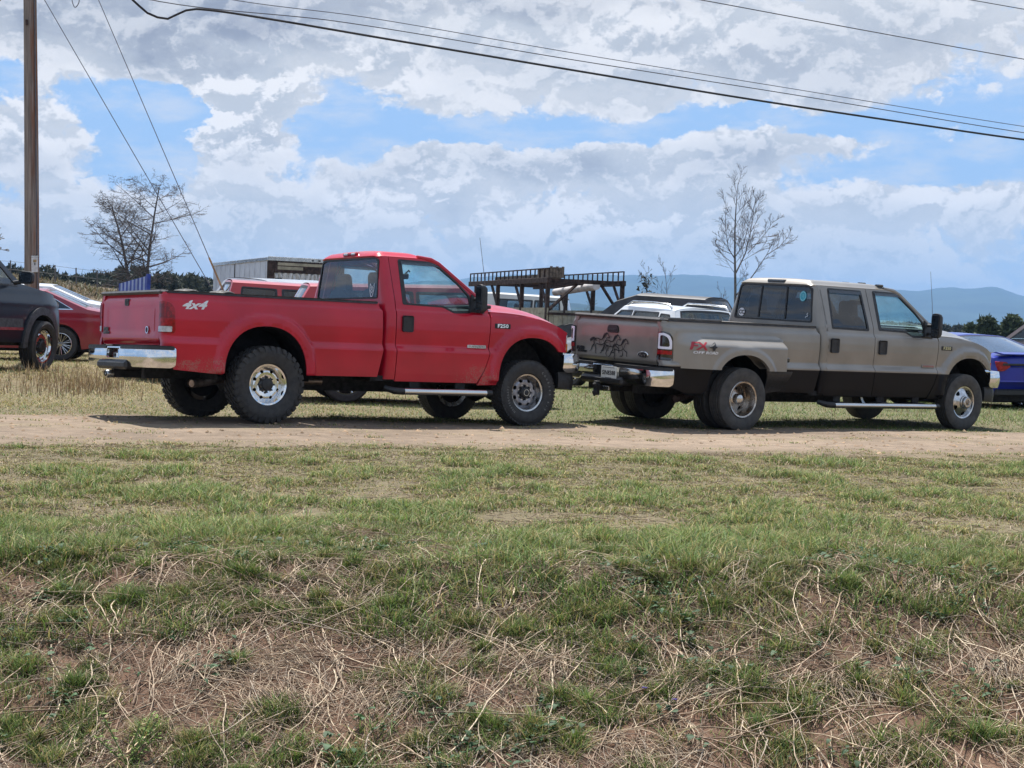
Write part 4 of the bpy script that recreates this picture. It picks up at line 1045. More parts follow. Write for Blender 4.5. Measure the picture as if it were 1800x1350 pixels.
    MB().tube([(XF+.02, .78, 1.40), (XF-.02, .78, 1.80), (XF-.07, .775, 2.20 if not tan else 2.12)], [.0045, .003, .002], 5).build('antenna', MT['wirelight'], root, loc=UP) if False else MB().tube([(XF+.03, -.80, 1.38), (XF-.02, -.80, 1.80), (XF-.10, -.80, 2.25)], [.005, .0035, .0025], 5).build('antenna', MT['wirelight'], root, loc=UP)
    # ---------------- cabin
    cb = MB(); cb.box(XC+.06, XF+.2, -.86, .86, .55, .60)
    cb.box(XF-.52, XF+.0, -.84, .84, 1.02, 1.385, .05)
    cb.box(XC+.05, XC+.09, -.84, .84, .6, 1.45); cb.build('dashboard_and_floor', MT['cabin'], root, loc=UP)
    rows = [XF-1.18] + ([XC+.20] if tan else [])
    for i, xs in enumerate(rows):
        for yy in (-.40, .40):
            st = MB().box(xs-.02, xs+.50, yy-.30, yy+.30, .78, .98, .06).build('seat', MT['seat'], root, loc=UP)
            bk = MB(); P = rounded([(-.29, .95), (.29, .95), (.25, 1.50), (.15, 1.58), (-.15, 1.58), (-.25, 1.50)], .08); bk.prism(P, lambda a, b: (xs+.06-(b-.95)*.16, yy+a, b), lambda a, b: (xs-.08-(b-.95)*.16, yy+a*.9, b)); bk.build('seat_back', MT['seat'], st)
            hp = MB(); P = rounded([(-.15, 1.555), (.15, 1.555), (.14, 1.735), (.09, 1.775), (-.09, 1.775), (-.14, 1.735)], .05); hp.prism(P, lambda a, b: (xs-.045-(b-1.5)*.1, yy+a, b), lambda a, b: (xs-.125-(b-1.5)*.1, yy+a*.92, b)); hp.build('headrest', MT['seat'], st)
    cx_, cy_, cz_ = XF-.66, .39, 1.325; tl_ = R(28); n = 24
    ring = [(cx_ + .19*math.sin(a)*math.sin(tl_)*-1, cy_+.19*math.cos(a), cz_+.19*math.sin(a)*math.cos(tl_)) for a in np.linspace(0, 2*math.pi, n+1)]
    MB().tube(ring, .017, 6, caps=False).tube([(cx_, cy_-.18, cz_), (cx_, cy_+.18, cz_)], .02, 6).tube([(cx_, cy_, cz_), (cx_+.25, cy_, cz_-.12)], .03, 6).build('steering_wheel', MT['trim'], root, loc=UP)
    MB().box(XF-.70, XF-.67, -.13, .13, 1.735, 1.805, .012).tube([(XF-.67, 0, 1.79), (XF-.60, 0, 1.85), (XF-.585, 0, 1.83)], .010, 6).build('rear_view_mirror', MT['trim'], root, loc=UP)
    # ---------------- underneath
    ub = MB()
    for s in (-1, 1): ub.box(-1.25, WB+.75, s*.40, s*.48, .46, .62)
    ub.box(XB-.10, CX-.50, -.90, .90, .50, .56); ub.box(-1.15, -.55, -.86, .86, .60, .70); ub.box(CX-.5, WB+.55, -.45, .45, .48, 1.05); ub.box(XB-.7, XB+1.1, -.22, .22, .36, .56); ub.box(.55, 1.40, .10, .42, .36, .60, .05)
    ub.build('chassis', MT['under'], root, loc=UP)
    for xw in (0, WB):
        yw = .85; zr = .427 if (not tan and xw == 0) else .40
        MB().tube([(xw, -yw, zr), (xw, yw, zr)], .05, 10).lathe([(.0005, -.16), (.10, -.12), (.15, 0), (.10, .12), (.0005, .16)], 14, 'x', (xw, 0 if xw == 0 else .2, zr)).build('axle', MT['under'], root)
    for cx, a0, xw in ((RC, .56, 0), (CX, .56, WB)):
        for s in (-1, 1):
            V = []; F = []; n = 18; yo = .935 if xw else .93
            for k in range(n+1):
                a = math.pi*k/n*1.06-.09; V += [(cx+a0*math.cos(a), s*yo, .52+.575*math.sin(a)), (cx+a0*math.cos(a), s*.42, .52+.575*math.sin(a))]
            for k in range(n): F.append((2*k, 2*k+1, 2*k+3, 2*k+2))
            n0 = len(V); F.append(tuple(range(1, 2*(n+1), 2)))
            mk('wheel_liner', V, F, MT['liner'], root, loc=UP)
    ep = MB().tube([(.9, -.50, .47), (-.35, -.55, .47), (-.62, -.62, .43), (-.80, -.70, .415)], [.045, .045, .047, .050], 14, caps=False).tube([(-.62, -.62, .43), (-.79, -.695, .416)], .040, 14)
    ep.build('exhaust_pipe', MT['copper' if not tan else 'rust'], root, loc=UP)
    for s in (-1, 1):
        x0, x1 = XC+.06, XF-.06
        sb = MB().tube([(x0+.16, s*1.03, .385), (x1-.03, s*1.03, .385)], .038, 14).build('step_bar', MT['polished'], root, loc=UP)
        MB().tube([(x0-.02, s*.90, .42), (x0+.05, s*1.0, .39), (x0+.165, s*1.03, .385)], [.03, .040, .040], 12).build('step_end', MT['trim'], sb); MB().tube([(x1-.04, s*1.03, .385), (x1+.05, s*1.02, .387)], [.040, .036], 12).build('step_end', MT['trim'], sb)
        for xb in ([x0+.25, x0+.5*(x1-x0), x1-.38] if tan else [x0+.30, x1-.40]): MB().box(xb, xb+.13, s*.80, s*1.02, .40, .43).box(xb, xb+.13, s*.90, s*.925, .42, .53).build('step_bracket', MT['under'], sb)
    # ---------------- wheels
    for s in (-1, 1):
        fp_ = s > 0
        if tan:
            make_wheel(root, (0, s*.985, .40), .400, .112, 'rib', 'dish', fp_, 'dustrubber'); make_wheel(root, (0, s*.690, .40), .400, .112, 'rib', 'back', fp_, 'rubber')
            make_wheel(root, (WB, s*.885, .40), .400, .112, 'rib', 'dome', fp_, 'dustrubber', spin=.25)
        else:
            make_wheel(root, (0, s*.87, .427), .427, .138, 'mud', 'chrome8', fp_)
            make_wheel(root, (WB, s*.865, .40), .400, .128, 'at', 'grey8', fp_, letters=(('MASTERCRAFT', R(198), R(66)), ('COURSER A/T', R(6), R(100))) if s < 0 else None)

def stroke_ribbon(name, pts, w, place, mat, parent):
    P = np.array(pts, float); d = np.gradient(P, axis=0); d /= np.maximum(np.linalg.norm(d, axis=1, keepdims=True), 1e-9); n = np.c_[-d[:, 1], d[:, 0]]
    ww = (w if hasattr(w, '__len__') else np.full(len(P), w)); V = []; 
    for p, q, k in zip(P, n, ww): V += [place(*(p+q*k*.5)), place(*(p-q*k*.5))]
    return mk(name, V, [(2*i, 2*i+1, 2*i+3, 2*i+2) for i in range(len(P)-1)], mat, parent, smooth=False)

def horses(tgo):
    """three running horses in black line on the tailgate, one decal"""
    V = []; F = []
    def stroke(pts, w0, w1):
        P = np.array(pts, float); 
        t = np.linspace(0, 1, len(P)); tt = np.linspace(0, 1, len(P)*4); P = np.c_[np.interp(tt, t, P[:, 0]), np.interp(tt, t, P[:, 1])]
        k = np.array([.25, .5, .25]); Q = P.copy(); 
        for _ in range(3): Q[1:-1] = .25*Q[:-2]+.5*Q[1:-1]+.25*Q[2:]
        d = np.gradient(Q, axis=0); d /= np.maximum(np.linalg.norm(d, axis=1, keepdims=True), 1e-9); n = np.c_[-d[:, 1], d[:, 0]]; ww = 1.25*np.interp(tt, [0, .4, 1], [w0*.6, max(w0, w1), w1])
        n0 = len(V)
        for p, q, k in zip(Q, n, ww):
            for e in (.5, -.5): V.append((-1.2405, .49-1.08*(p+q*k*e)[0], .858+.98*(p+q*k*e)[1]))
        F.extend([(n0+2*i, n0+2*i+1, n0+2*i+3, n0+2*i+2) for i in range(len(Q)-1)])
    def horse(ox, oy, k):
        T = lambda l: [(ox+a*k, oy+b*k) for a, b in l]
        stroke(T([(.10, .225), (.16, .235), (.21, .215), (.25, .225)]), .010, .008)           # back
        stroke(T([(.245, .22), (.28, .26), (.315, .305), (.34, .315)]), .018, .016)           # mane and crest
        stroke(T([(.255, .235), (.275, .285), (.30, .315)]), .012, .006)
        stroke(T([(.34, .315), (.365, .29), (.39, .255), (.385, .245), (.36, .258)]), .010, .006)  # face
        stroke(T([(.36, .258), (.33, .245), (.315, .20), (.30, .175)]), .007, .006)           # throat and chest
        stroke(T([(.30, .175), (.24, .145), (.18, .15), (.14, .165)]), .009, .007)            # belly
        stroke(T([(.10, .225), (.085, .185), (.095, .150), (.055, .115), (.045, .07), (.010, .045)]), .014, .006)   # hind leg
        stroke(T([(.10, .215), (.12, .20), (.15, .205)]), .006, .005); stroke(T([(.27, .215), (.285, .19), (.28, .165)]), .006, .005)
        stroke(T([(.14, .165), (.115, .125), (.135, .085), (.120, .045), (.145, .02)]), .011, .006)
        stroke(T([(.30, .175), (.335, .145), (.375, .130), (.365, .085), (.38, .07)]), .011, .006)           # fore legs
        stroke(T([(.27, .155), (.295, .105), (.275, .065), (.245, .075), (.235, .06)]), .010, .006)
        stroke(T([(.20, .21), (.19, .18), (.215, .16)]), .006, .004)
    horse(-.03, .03, .95); horse(.17, .015, .95); horse(.33, -.02, .92)
    stroke([(.09, .235), (.05, .25), (.015, .24), (-.02, .215)], .022, .030)
    mk('horse_decal', V, F, MT['decal_black'], tgo, smooth=False)

MT['lens_deep'] = plain('deep red lens', (.20, .006, .012), .22, coat=.3, var=.3, spec=.3); MT['sidewall'] = plain('faded white sidewall letter', (.26, .26, .25), .7, var=.3, vscale=40)
MT['decal_pale'] = plain('pale teal print', (.32, .62, .66), .45, var=.1)
MT['visor'] = glass('smoked rain visor', (.10, .10, .105), 1.3, .15)
MT['mirror'] = plain('mirror glass', (.25, .22, .21), .05, 1., var=.3, vscale=6)
def build_trucks():
    for T_, kind, nm, lab in ((RED, 'red', 'red_pickup_truck', 'red regular-cab pickup with white 4x4 decal and chrome rear wheels'),
                              (TAN, 'tan', 'pewter_pickup_truck', 'pewter crew-cab dual-rear-wheel pickup with running horses on its tailgate')):
        r = empty(nm, T_['loc'], T_['rot']); tag(r, lab, 'pickup truck', 'pickups parked beside the dirt track'); super_pickup(r, kind)
build_trucks()
# ---------------------------------------------------------------- the other parked vehicles, pole, rack, fence
def car(root, nodes, W, mat, wheels, wins=(), belt=1.0, tumble=.42, crown=.035, sill=.30, front=None, rear=None, wheelkind='plain', wr=.33, win_mat='gl_mid', ww=.10, glass_top='gl_sky', trim='trim', arch=None, lamps=True, out_w=0., rs=1.):
    """a car body: two pressed sides with arches and windows, and the skin over the top divided into its panels.
    nodes run over the top from the tail to the nose: (x, z, panel name of the stretch that follows)"""
    N_ = np.array([(n[0], n[1]) for n in nodes], float); xr, xf = N_[:, 0].min(), N_[:, 0].max(); xm = (xr+xf)/2; ln = (xf-xr)/2
    def ys(x, z):
        z = np.asarray(z, float)
        y = W*(1 - .045*((np.minimum(z, belt)-.62)/.45)**2) + .012*S((belt-.16-z)/.05)*S((z-belt+.30)/.1) - .008*np.exp(-((z-belt+.1)/.02)**2)
        y = y - np.maximum(z-belt, 0)*tumble
        return y - .14*W*np.clip((np.abs(x-xm)-ln*.70)/(ln*.30), 0, 1)**2.2
    ar = (arch or wr+.055)
    def archp(cx, rev=False):
        t = np.linspace(math.pi, 0, 18); p = [(cx+ar*math.cos(a), max(sill, wr*.98+ar*math.sin(a)*1.02)) for a in t]; return p
    ed = .035
    for s in (-1, 1):
        bot = [(xr+.05, sill+.08)]
        for cx in wheels: bot += [(wheels and cx-ar-.02, sill)] + archp(cx) + [(cx+ar+.02, sill)]
        bot += [(xf-.05, sill+.05)]
        top = [(p[0], p[1]-ed) for p in N_[::-1]]
        ol = bot + top
        fn = lambda u, v, s=s: (u, s*ys(u, v), v)
        ww_ = [rounded(w, .03) for w in wins]
        b = sheet('body_side', ol, fn, mat, root, ww_, sp=.07, thick=.02, out=(0, s, 0))
        for w in ww_:
            c = w.mean(0); wo = c+(w-c)*1.07; wi = c+(w-c)*.95
            sheet('window_trim', wo, fn, MT[trim], b, [wi], sp=.08, thick=.01, off=.005, out=(0, s, 0)); sheet('window', wi, fn, MT[win_mat], b, sp=.12, thick=0, off=-.006, out=(0, s, 0))
        for cx in wheels:
            V = []; F = []; n = 12
            for k in range(n+1):
                a = math.pi*k/n; V += [(cx+(ar+.01)*math.cos(a), s*W*.96, wr+(ar+.02)*math.sin(a)), (cx+(ar+.01)*math.cos(a), s*W*.5, wr+(ar+.02)*math.sin(a))]
            F = [(2*k, 2*k+1, 2*k+3, 2*k+2) for k in range(n)] + [tuple(range(1, 2*(n+1), 2))]
            mk('wheel_liner', V, F, MT['liner'], root)
            make_wheel(root, (cx, s*(W-.105+out_w), wr), wr, ww, 'rib', wheelkind, s > 0, spin=.4*cx, rs=rs) if wr > .36 else small_wheel(root, (cx, s*(W-.115), wr), wr, ww, wheelkind, s > 0)
    out = []
    for i in range(len(nodes)-1):
        a, b = N_[i], N_[i+1]; nm = nodes[i][2]; g = 'window' in nm or 'windscreen' in nm; L_ = np.linalg.norm(b-a)
        nrm = np.array([-(b-a)[1], (b-a)[0]])/max(L_, 1e-6)
        if nrm[1] < -.2: nrm = -nrm
        def fn(u, v, a=a, b=b, L_=L_, g=g, nrm=nrm):
            t = u/L_; x = a[0]+(b[0]-a[0])*t; z = a[1]+(b[1]-a[1])*t; av = np.abs(v)
            hump = crown*(1-v*v) if not g else crown*(1-v*v)*.9
            drop = ed*av**5; bow = .10*(v*v)*(-1 if i > len(nodes)/2 else 1)*0
            return x+bow+nrm[0]*(hump-drop*.3), v*ys(x, z-ed), z - drop + nrm[1]*hump*.8
        oo = (nrm[0], 0, max(nrm[1], .01)); full = [(0, -1), (L_, -1), (L_, 1), (0, 1)]
        if g:
            lo_ = -.86; hi_ = .86
            ring = [[(.03, lo_-.03), (L_-.03, lo_+.02), (L_-.03, hi_-.02), (.03, hi_+.03)]]
            p = sheet(nm.replace('window', 'window_surround').replace('windscreen', 'windscreen_surround'), full, fn, mat, root, ring, sp=.09, thick=.012, out=oo)
            inn = [(.075, lo_+.03), (L_-.075, lo_+.07), (L_-.075, hi_-.07), (.075, hi_-.03)]
            sheet('window_trim', ring[0], fn, MT['trim'], p, [inn], sp=.09, thick=0, off=-.004, out=oo)
            sheet(nm, inn, fn, MT[glass_top], p, sp=.11, thick=0, off=-.006, out=oo)
        else: p = sheet(nm, full, fn, mat, root, sp=.11, thick=.0, out=oo)
        out.append(p)
    MB().box(xr+.15, xf-.15, -W*.86, W*.86, sill-.06, sill+.10, .03).build('underbody', MT['under'], root)
    cbm = MB(); zz = belt; wx = [w for w in wins]
    if wx:
        x0 = min(min(p[0] for p in w) for w in wx); x1 = max(max(p[0] for p in w) for w in wx)
        cbm.box(x0-.1, x1+.1, -W*.80, W*.80, sill+.1, belt-.12, .03); k = max(1, int((x1-x0)/.95))
        for q in range(k):
            xs = x0+.35+q*.95
            for yy in (-.36, .36): cbm.box(xs, xs+.14, yy-.24, yy+.24, belt-.3, belt+.22, .05).box(xs+.01, xs+.11, yy-.13, yy+.13, belt+.20, belt+.36, .04)
        cbm.build('cabin', MT['cabin'], root)
    if lamps:
        zl = belt-.18
        for s in (-1, 1):
            ya = float(ys(np.array([xr+.02]), np.array([zl]))[0]) if False else W*.80
            MB().box(xr-.03, xr+.10, s*(ya-.30), s*(ya+.02), zl-.07, zl+.07, .03).build('tail_lamp', MT['lens_red'], root); MB().box(xf-.14, xf+.02, s*(ya-.30), s*(ya-.02), zl-.14, zl-.02, .03).build('headlight', MT['lens_clear'], root)
    return ys

def small_wheel(parent, pos, r, hw, kind, flip):
    rb = r*.66
    w = MB().lathe([(rb, hw*.8), (rb-.012, hw*.82), (rb-.03, hw*.4), (rb-.03, -hw)], 30, 'y', sign=-1).build('wheel', MT['alloy'], parent, loc=pos, rot=(0, .3, math.pi if flip else 0))
    MB().lathe([(rb, hw*.75), (rb+.02, hw*.98), (r-.03, hw*1.0), (r-.005, hw*.8), (r, 0), (r-.005, -hw*.8), (r-.03, -hw), (rb, -hw*.75)], 40, 'y', sign=-1).build('tyre', MT['rubber'], w)
    n = 7 if kind != 'spokes' else 10
    for k in range(n):
        a = 2*math.pi*k/n
        for e in ((-.12, .12) if kind == 'spokes' else (0,)):
            MB().tube([(.03*math.cos(a), -hw*.62, .03*math.sin(a)), ((rb-.012)*math.cos(a+e), -hw*.7, (rb-.012)*math.sin(a+e))], .009 if kind == 'spokes' else .020, 5).build('spoke', MT['alloy'], w)
    MB().lathe([(.05, hw*.4), (.045, hw*.72), (.0005, hw*.75)], 14, 'y', sign=-1).build('centre_cap', MT['alloy'], w); MB().lathe([(rb-.03, -hw*.1), (.03, -hw*.1)], 18, 'y', sign=-1).build('brake_drum', MT['under'], w)
    return w

def stand(name, px, D, yaw, label, cat, dz=0., anchor=(0, 0), group=None):
    """put a vehicle so that its own point `anchor` (x, y) stands in the direction of pixel column px at distance D, tilted to the ground"""
    yw = R(yaw); c, s_ = math.cos(yw), math.sin(yw); X, Y = at(px, D), D
    ox, oy = X-(c*anchor[0]-s_*anchor[1]), Y-(s_*anchor[0]+c*anchor[1])
    e = 1.2; gx = (HZf(X+e, Y)-HZf(X-e, Y))/(2*e); gy = (HZf(X, Y+e)-HZf(X, Y-e))/(2*e)
    pitch = -math.atan(gx*c+gy*s_); roll = math.atan(-gx*s_+gy*c)
    z = HZf(X, Y) - (gx*(X-ox)+gy*(Y-oy)) + dz
    return tag(empty(name, (ox, oy, z), (roll, pitch, yw)), label, cat, group)
def at(px, D): return (px-900)/FPX*D
def zpix(py, D): return (HZ-py)/FPX*D

SEDAN = [(-.98, .42, 'rear_bumper'), (-1.03, .70, 'trunk_panel'), (-.96, .98, 'trunk_lid'), (-.50, 1.06, 'rear_window'), (.32, 1.40, 'roof'), (1.15, 1.43, 'windscreen'), (2.02, 1.02, 'hood'), (3.25, .86, 'nose'), (3.52, .66, 'front_bumper'), (3.52, .40, 'end')]
SEDAN_W = [[(-.22, 1.02), (.36, 1.02), (.42, 1.30), (.28, 1.30)], [(.44, 1.02), (1.86, .99), (1.16, 1.33), (.50, 1.32)]]
SUVN = [(-.88, .42, 'rear_bumper'), (-.92, .80, 'tailgate'), (-.86, 1.06, 'rear_window'), (-.52, 1.60, 'roof'), (1.25, 1.68, 'windscreen'), (2.10, 1.12, 'hood'), (3.15, .98, 'nose'), (3.48, .78, 'front_bumper'), (3.50, .42, 'end')]
SUVW = [[(-.62, 1.12), (-.15, 1.11), (-.12, 1.50), (-.42, 1.48)], [(-.05, 1.11), (.82, 1.09), (.80, 1.54), (-.03, 1.52)], [(.92, 1.09), (1.98, 1.07), (1.30, 1.55), (.90, 1.55)]]

def build_cars():
    # dark pickup with grey plastic arches, cut by the left edge
    WB = 3.3
    r = stand('dark_pickup_truck', 58, 28.6, 76, 'dark blue-black pickup with grey wheel arch cladding cut by the left edge', 'pickup truck', anchor=(WB, -.86))
    BT = [(-1.15, .60, 'rear_bumper'), (-1.2, .80, 'tailgate'), (-1.17, 1.26, 'bed_cover'), (.35, 1.30, 'rear_window'), (.75, 1.84, 'roof'), (2.05, 1.86, 'windscreen'), (2.78, 1.33, 'hood'), (3.85, 1.20, 'nose'), (4.12, .98, 'front_bumper'), (4.12, .55, 'end')]
    BW = [[(.52, 1.30), (1.30, 1.28), (1.28, 1.74), (.86, 1.74)], [(1.42, 1.28), (2.62, 1.27), (2.02, 1.76), (1.40, 1.75)]]
    BT = [(x, z*1.075, n_) for x, z, n_ in BT]; BW = [[(x, z*1.075) for x, z in w] for w in BW]
    ys = car(r, BT, .985, MT['black'], (0, WB), BW, belt=1.33, tumble=.38, sill=.46, wr=.41, arch=.50, wheelkind='chrome8', ww=.14, win_mat='gl_mid', out_w=.05, rs=1.24)
    for s in (-1, 1):
        for cx in (0, WB):
            a = np.linspace(-.12, math.pi+.12, 30); o = [(cx+.62*math.cos(q), .44+.60*math.sin(q)) for q in a]; i_ = [(cx+.485*math.cos(q), .44+.475*math.sin(q)) for q in a[::-1]]
            fl = sheet('arch_cladding', o+i_, lambda u, v, s=s: (u, s*(ys(u, v)+.035), v), MT['greytrim'], r, sp=.05, thick=.05, out=(0, s, 0))
        sheet('side_moulding', [(.70, .70), (2.66, .70), (2.66, .84), (.70, .84)], lambda u, v, s=s: (u, s*(ys(u, v)+.02), v), MT['greytrim'], r, sp=.1, thick=.03, out=(0, s, 0))
        st = sheet('bright_strip', [(.72, .655), (2.66, .655), (2.66, .70), (.72, .70)], lambda u, v, s=s: (u, s*(ys(u, v)+.025), v), MT['alloy'], r, sp=.1, thick=.03, out=(0, s, 0))
        yb = .86
        m = MB().tube([(2.42, s*.93, 1.40), (2.46, s*1.08, 1.44)], .035, 8).build('mirror', MT['trim'], r); hm = MB(); P = rounded([(1.03, 1.39), (1.275, 1.40), (1.275, 1.595), (1.03, 1.60)], .06, 6); cm = P.mean(0); n_ = len(P); rings = [(0, .96), (.03, 1.0), (.08, .95), (.12, .78), (.14, .4)]
        hm.add([(2.375+dx, s*(cm[0]+(p[0]-cm[0])*k_), cm[1]+(p[1]-cm[1])*k_) for dx, k_ in rings for p in P], [(i*n_+j, i*n_+(j+1) % n_, (i+1)*n_+(j+1) % n_, (i+1)*n_+j) for i in range(4) for j in range(n_)] + [tuple(range(n_)), tuple(range(4*n_, 5*n_))]).build('mirror_housing', MT['trim'], m); MB().box(2.374, 2.385, s*1.06, s*1.25, 1.42, 1.58, .005).build('mirror_glass', MT['mirror'], m)
        MB().box(1.50, 1.68, s*.96, s*1.012, 1.18, 1.23, .015).build('door_handle', MT['dchrome'], r)
    # the red and the white saloon behind it
    r = stand('red_sedan', 106, 34.2, 187, 'dark red sedan with chrome window trim behind the dark pickup', 'car', anchor=(0, .8))
    ys = car(r, SEDAN, .90, MT['maroon'], (0, 2.72), SEDAN_W, belt=.98, sill=.24, wr=.335, wheelkind='spokes', trim='chrome', win_mat='gl_dark', glass_top='gl_dark')
    r = stand('white_sedan', 112, 38.5, 186, 'white sedan with dark glass behind the dark red sedan', 'car', anchor=(0, .8), dz=.16)
    car(r, SEDAN, .90, MT['white'], (0, 2.72), SEDAN_W, belt=.98, sill=.24, wr=.33, win_mat='gl_dark', glass_top='gl_dark')
    # red ones behind the truck bed and cab
    PK = [(-1.15, .5, 'rear_bumper'), (-1.2, .80, 'tailgate'), (-1.17, 1.22, 'bed_cover'), (.72, 1.24, 'rear_window'), (.86, 1.80, 'roof'), (2.25, 1.80, 'windscreen'), (2.95, 1.26, 'hood'), (4.15, 1.12, 'nose'), (4.42, .92, 'front_bumper'), (4.42, .5, 'end')]
    PW = [[(.98, 1.28), (1.62, 1.27), (1.60, 1.68), (1.03, 1.69)], [(1.74, 1.27), (2.72, 1.25), (2.15, 1.69), (1.72, 1.68)]]
    r = stand('red_crew_cab_pickup', 404, 29.8, 15, 'bright red crew-cab pickup whose roof shows above the red truck bed', 'pickup truck', anchor=(.90, -.70), dz=.0)
    car(r, PK, .97, MT['red2'], (0, 3.55), PW, belt=1.22, tumble=.4, sill=.44, wr=.39, arch=.47, ww=.12, win_mat='gl_dark', wheelkind='plain')
    r = stand('red_suv', 606, 25.2, 13, 'dark red sport utility car standing right behind the red truck cab', 'car', anchor=(0, -.78))
    k = [(-.90, .44, 'rear_bumper'), (-.94, .85, 'tailgate'), (-.88, 1.12, 'rear_window'), (-.54, 1.70, 'roof'), (1.75, 1.76, 'windscreen'), (2.30, 1.20, 'hood'), (2.95, 1.05, 'nose'), (3.18, .84, 'front_bumper'), (3.2, .45, 'end')]
    car(r, k, .90, MT['red2'], (0, 2.62), [[(-.63, 1.19), (-.15, 1.18), (-.12, 1.59), (-.42, 1.57)], [(-.05, 1.18), (.95, 1.16), (.93, 1.63), (-.03, 1.61)], [(1.05, 1.16), (2.10, 1.15), (1.72, 1.64), (1.03, 1.63)]], belt=1.15, tumble=.36, sill=.34, wr=.36, ww=.11, win_mat='gl_mid')
    r = stand('silver_suv', 384, 33.2, 52, 'silver car whose roof corner shows beside the bright red cab', 'car', anchor=(-.5, .62), dz=.22)
    car(r, [(x, z*1.05, n) for x, z, n in SUVN], .90, MT['silver'], (0, 2.65), [[(x, z*1.05) for x, z in w] for w in SUVW], belt=1.13, tumble=.36, sill=.32, wr=.34)
    # white crossover and the dark covered car behind the pewter truck's box
    r = stand('white_suv', 1184, 32.6, 119, 'white crossover with roof rails behind the pewter truck box', 'car', anchor=(-.52, .62), dz=.03)
    ys = car(r, SUVN, .92, MT['white'], (0, 2.70), SUVW, belt=1.06, tumble=.40, sill=.30, wr=.35, win_mat='gl_mid')
    for s in (-1, 1):
        MB().tube([(-.40, s*.645, 1.60), (-.32, s*.645, 1.675), (.2, s*.645, 1.715), (.95, s*.645, 1.735), (1.12, s*.645, 1.67)], .020, 8).build('roof_rail', MT['alloy'], r)
    DK = [(-.9, .5, 'rear_bumper'), (-.95, .9, 'tailgate'), (-.90, 1.25, 'rear_window'), (-.62, 1.70, 'roof'), (1.1, 1.76, 'roof'), (1.62, 1.62, 'windscreen'), (2.15, 1.22, 'hood'), (3.2, 1.05, 'nose'), (3.5, .8, 'front_bumper'), (3.5, .45, 'end')]
    r = stand('dark_covered_car', 1240, 40, 146, 'dark van roof like a stretched tarpaulin behind the white crossover', 'car', anchor=(-.75, .6))
    DK = [(x*1.05, z*1.17, n_) for x, z, n_ in DK]
    car(r, DK, .95, MT['darkroof'], (0, 2.8), [[(-.45, 1.44), (.9, 1.42), (.9, 1.78), (-.3, 1.75)]], belt=1.37, tumble=.36, sill=.35, wr=.35, win_mat='gl_dark', crown=.05, glass_top='gl_dark')
    # blue hatchback-backed sedan on the right
    BL = [(-.92, .40, 'rear_bumper'), (-1.0, .62, 'bumper_panel'), (-1.0, .86, 'trunk_panel'), (-.90, 1.06, 'trunk_lid'), (-.62, 1.10, 'rear_window'), (.42, 1.42, 'roof'), (1.2, 1.45, 'windscreen'), (2.1, 1.02, 'hood'), (3.3, .86, 'nose'), (3.6, .64, 'front_bumper'), (3.6, .40, 'end')]
    r = stand('blue_sedan', 1750, 31.5, 116, 'deep blue sedan with a tail spoiler cut by the right edge', 'car', anchor=(-.95, .76), dz=-.11)
    ys = car(r, BL, .92, MT['blue'], (0, 2.85), SEDAN_W, belt=1.0, sill=.28, wr=.34, lamps=False, win_mat='gl_dark', glass_top='gl_back')
    sp_ = MB().prism(rounded([(-1.02, 1.085), (-.80, 1.120), (-.72, 1.105), (-.98, 1.060)], .01), lambda a, b: (a, -.66, b+.02), lambda a, b: (a, .66, b+.02)); sp_.build('spoiler', MT['blue'], r)
    for s in (-1, 1):
        P = rounded([(s*.80, .97), (s*.80, .79), (s*.66, .80), (s*.52, .88), (s*.62, .96)], .02); MB().prism(P, lambda a, b: (-.86, a, b), lambda a, b: (-1.035, a*.98, b)).build('tail_lamp', MT['lens_red'], r)
    MB().box(-1.045, -.9, -.70, .70, .895, .935, .008).build('trunk_strip', MT['trim'], r); MB().box(-1.0, -.8, -.80, .80, .34, .47, .03).build('rear_valance', MT['trim'], r)
    MB().box(-1.06, -.92, -.82, .82, .585, .625, .015).build('bumper_ridge', MT['blue'], r)
    n = 24; V = [(-1.052, -.02+.085*math.cos(2*math.pi*k/n), .945+.034*math.sin(2*math.pi*k/n)) for k in range(n)]; em = MB().add(V+[(-1.046, y, z) for _, y, z in V], [tuple(range(n))]+[(k, (k+1) % n, n+(k+1) % n, n+k) for k in range(n)]).build('oval_emblem', MT['chrome'], r)
    V = [(-1.053, -.02+.074*math.cos(2*math.pi*k/n), .945+.027*math.sin(2*math.pi*k/n)) for k in range(n)]; mk('emblem_field', V, [tuple(range(n))], MT['decal_blue'], em, smooth=False); lettering('emblem_script', 'Ford', .045, MT['decal_white'], em, (-1.0545, -.02, .945), (0, -1, 0), (0, 0, 1), .001, shear=.3, widthscale=1.2)
    p = MB().box(-1.045, -1.030, -.17, .19, .70, .86, .004).build('licence_plate', MT['plate2'], r); lettering('plate_number', 'NJ·LOJ', .085, MT['decal_white'], p, (-1.0475, .01, .785), (0, -1, 0), (0, 0, 1), .002, bold=.004); MB().box(-1.052, -1.044, -.10, .12, .70, .725, .008).build('plate_frame', MT['decal_white'], p)
    # beyond it
    r = stand('white_sedan', 1782, 56, 100, 'small white car roof beyond the blue sedan', 'car', anchor=(0, .8))
    car(r, SEDAN, .88, MT['white'], (0, 2.7), SEDAN_W, belt=.98, sill=.24, wr=.32)
    r = stand('brown_pickup_truck', 1884, 46, 128, 'grey-brown pickup cab cut by the right edge beyond the blue sedan', 'pickup truck', anchor=(.80, .68))
    car(r, [(x, z*.98, n_) for x, z, n_ in PK], .95, MT['grey'], (0, 3.3), [[(x, z*.98) for x, z in w] for w in PW], belt=1.2, tumble=.38, sill=.42, wr=.37, ww=.11)

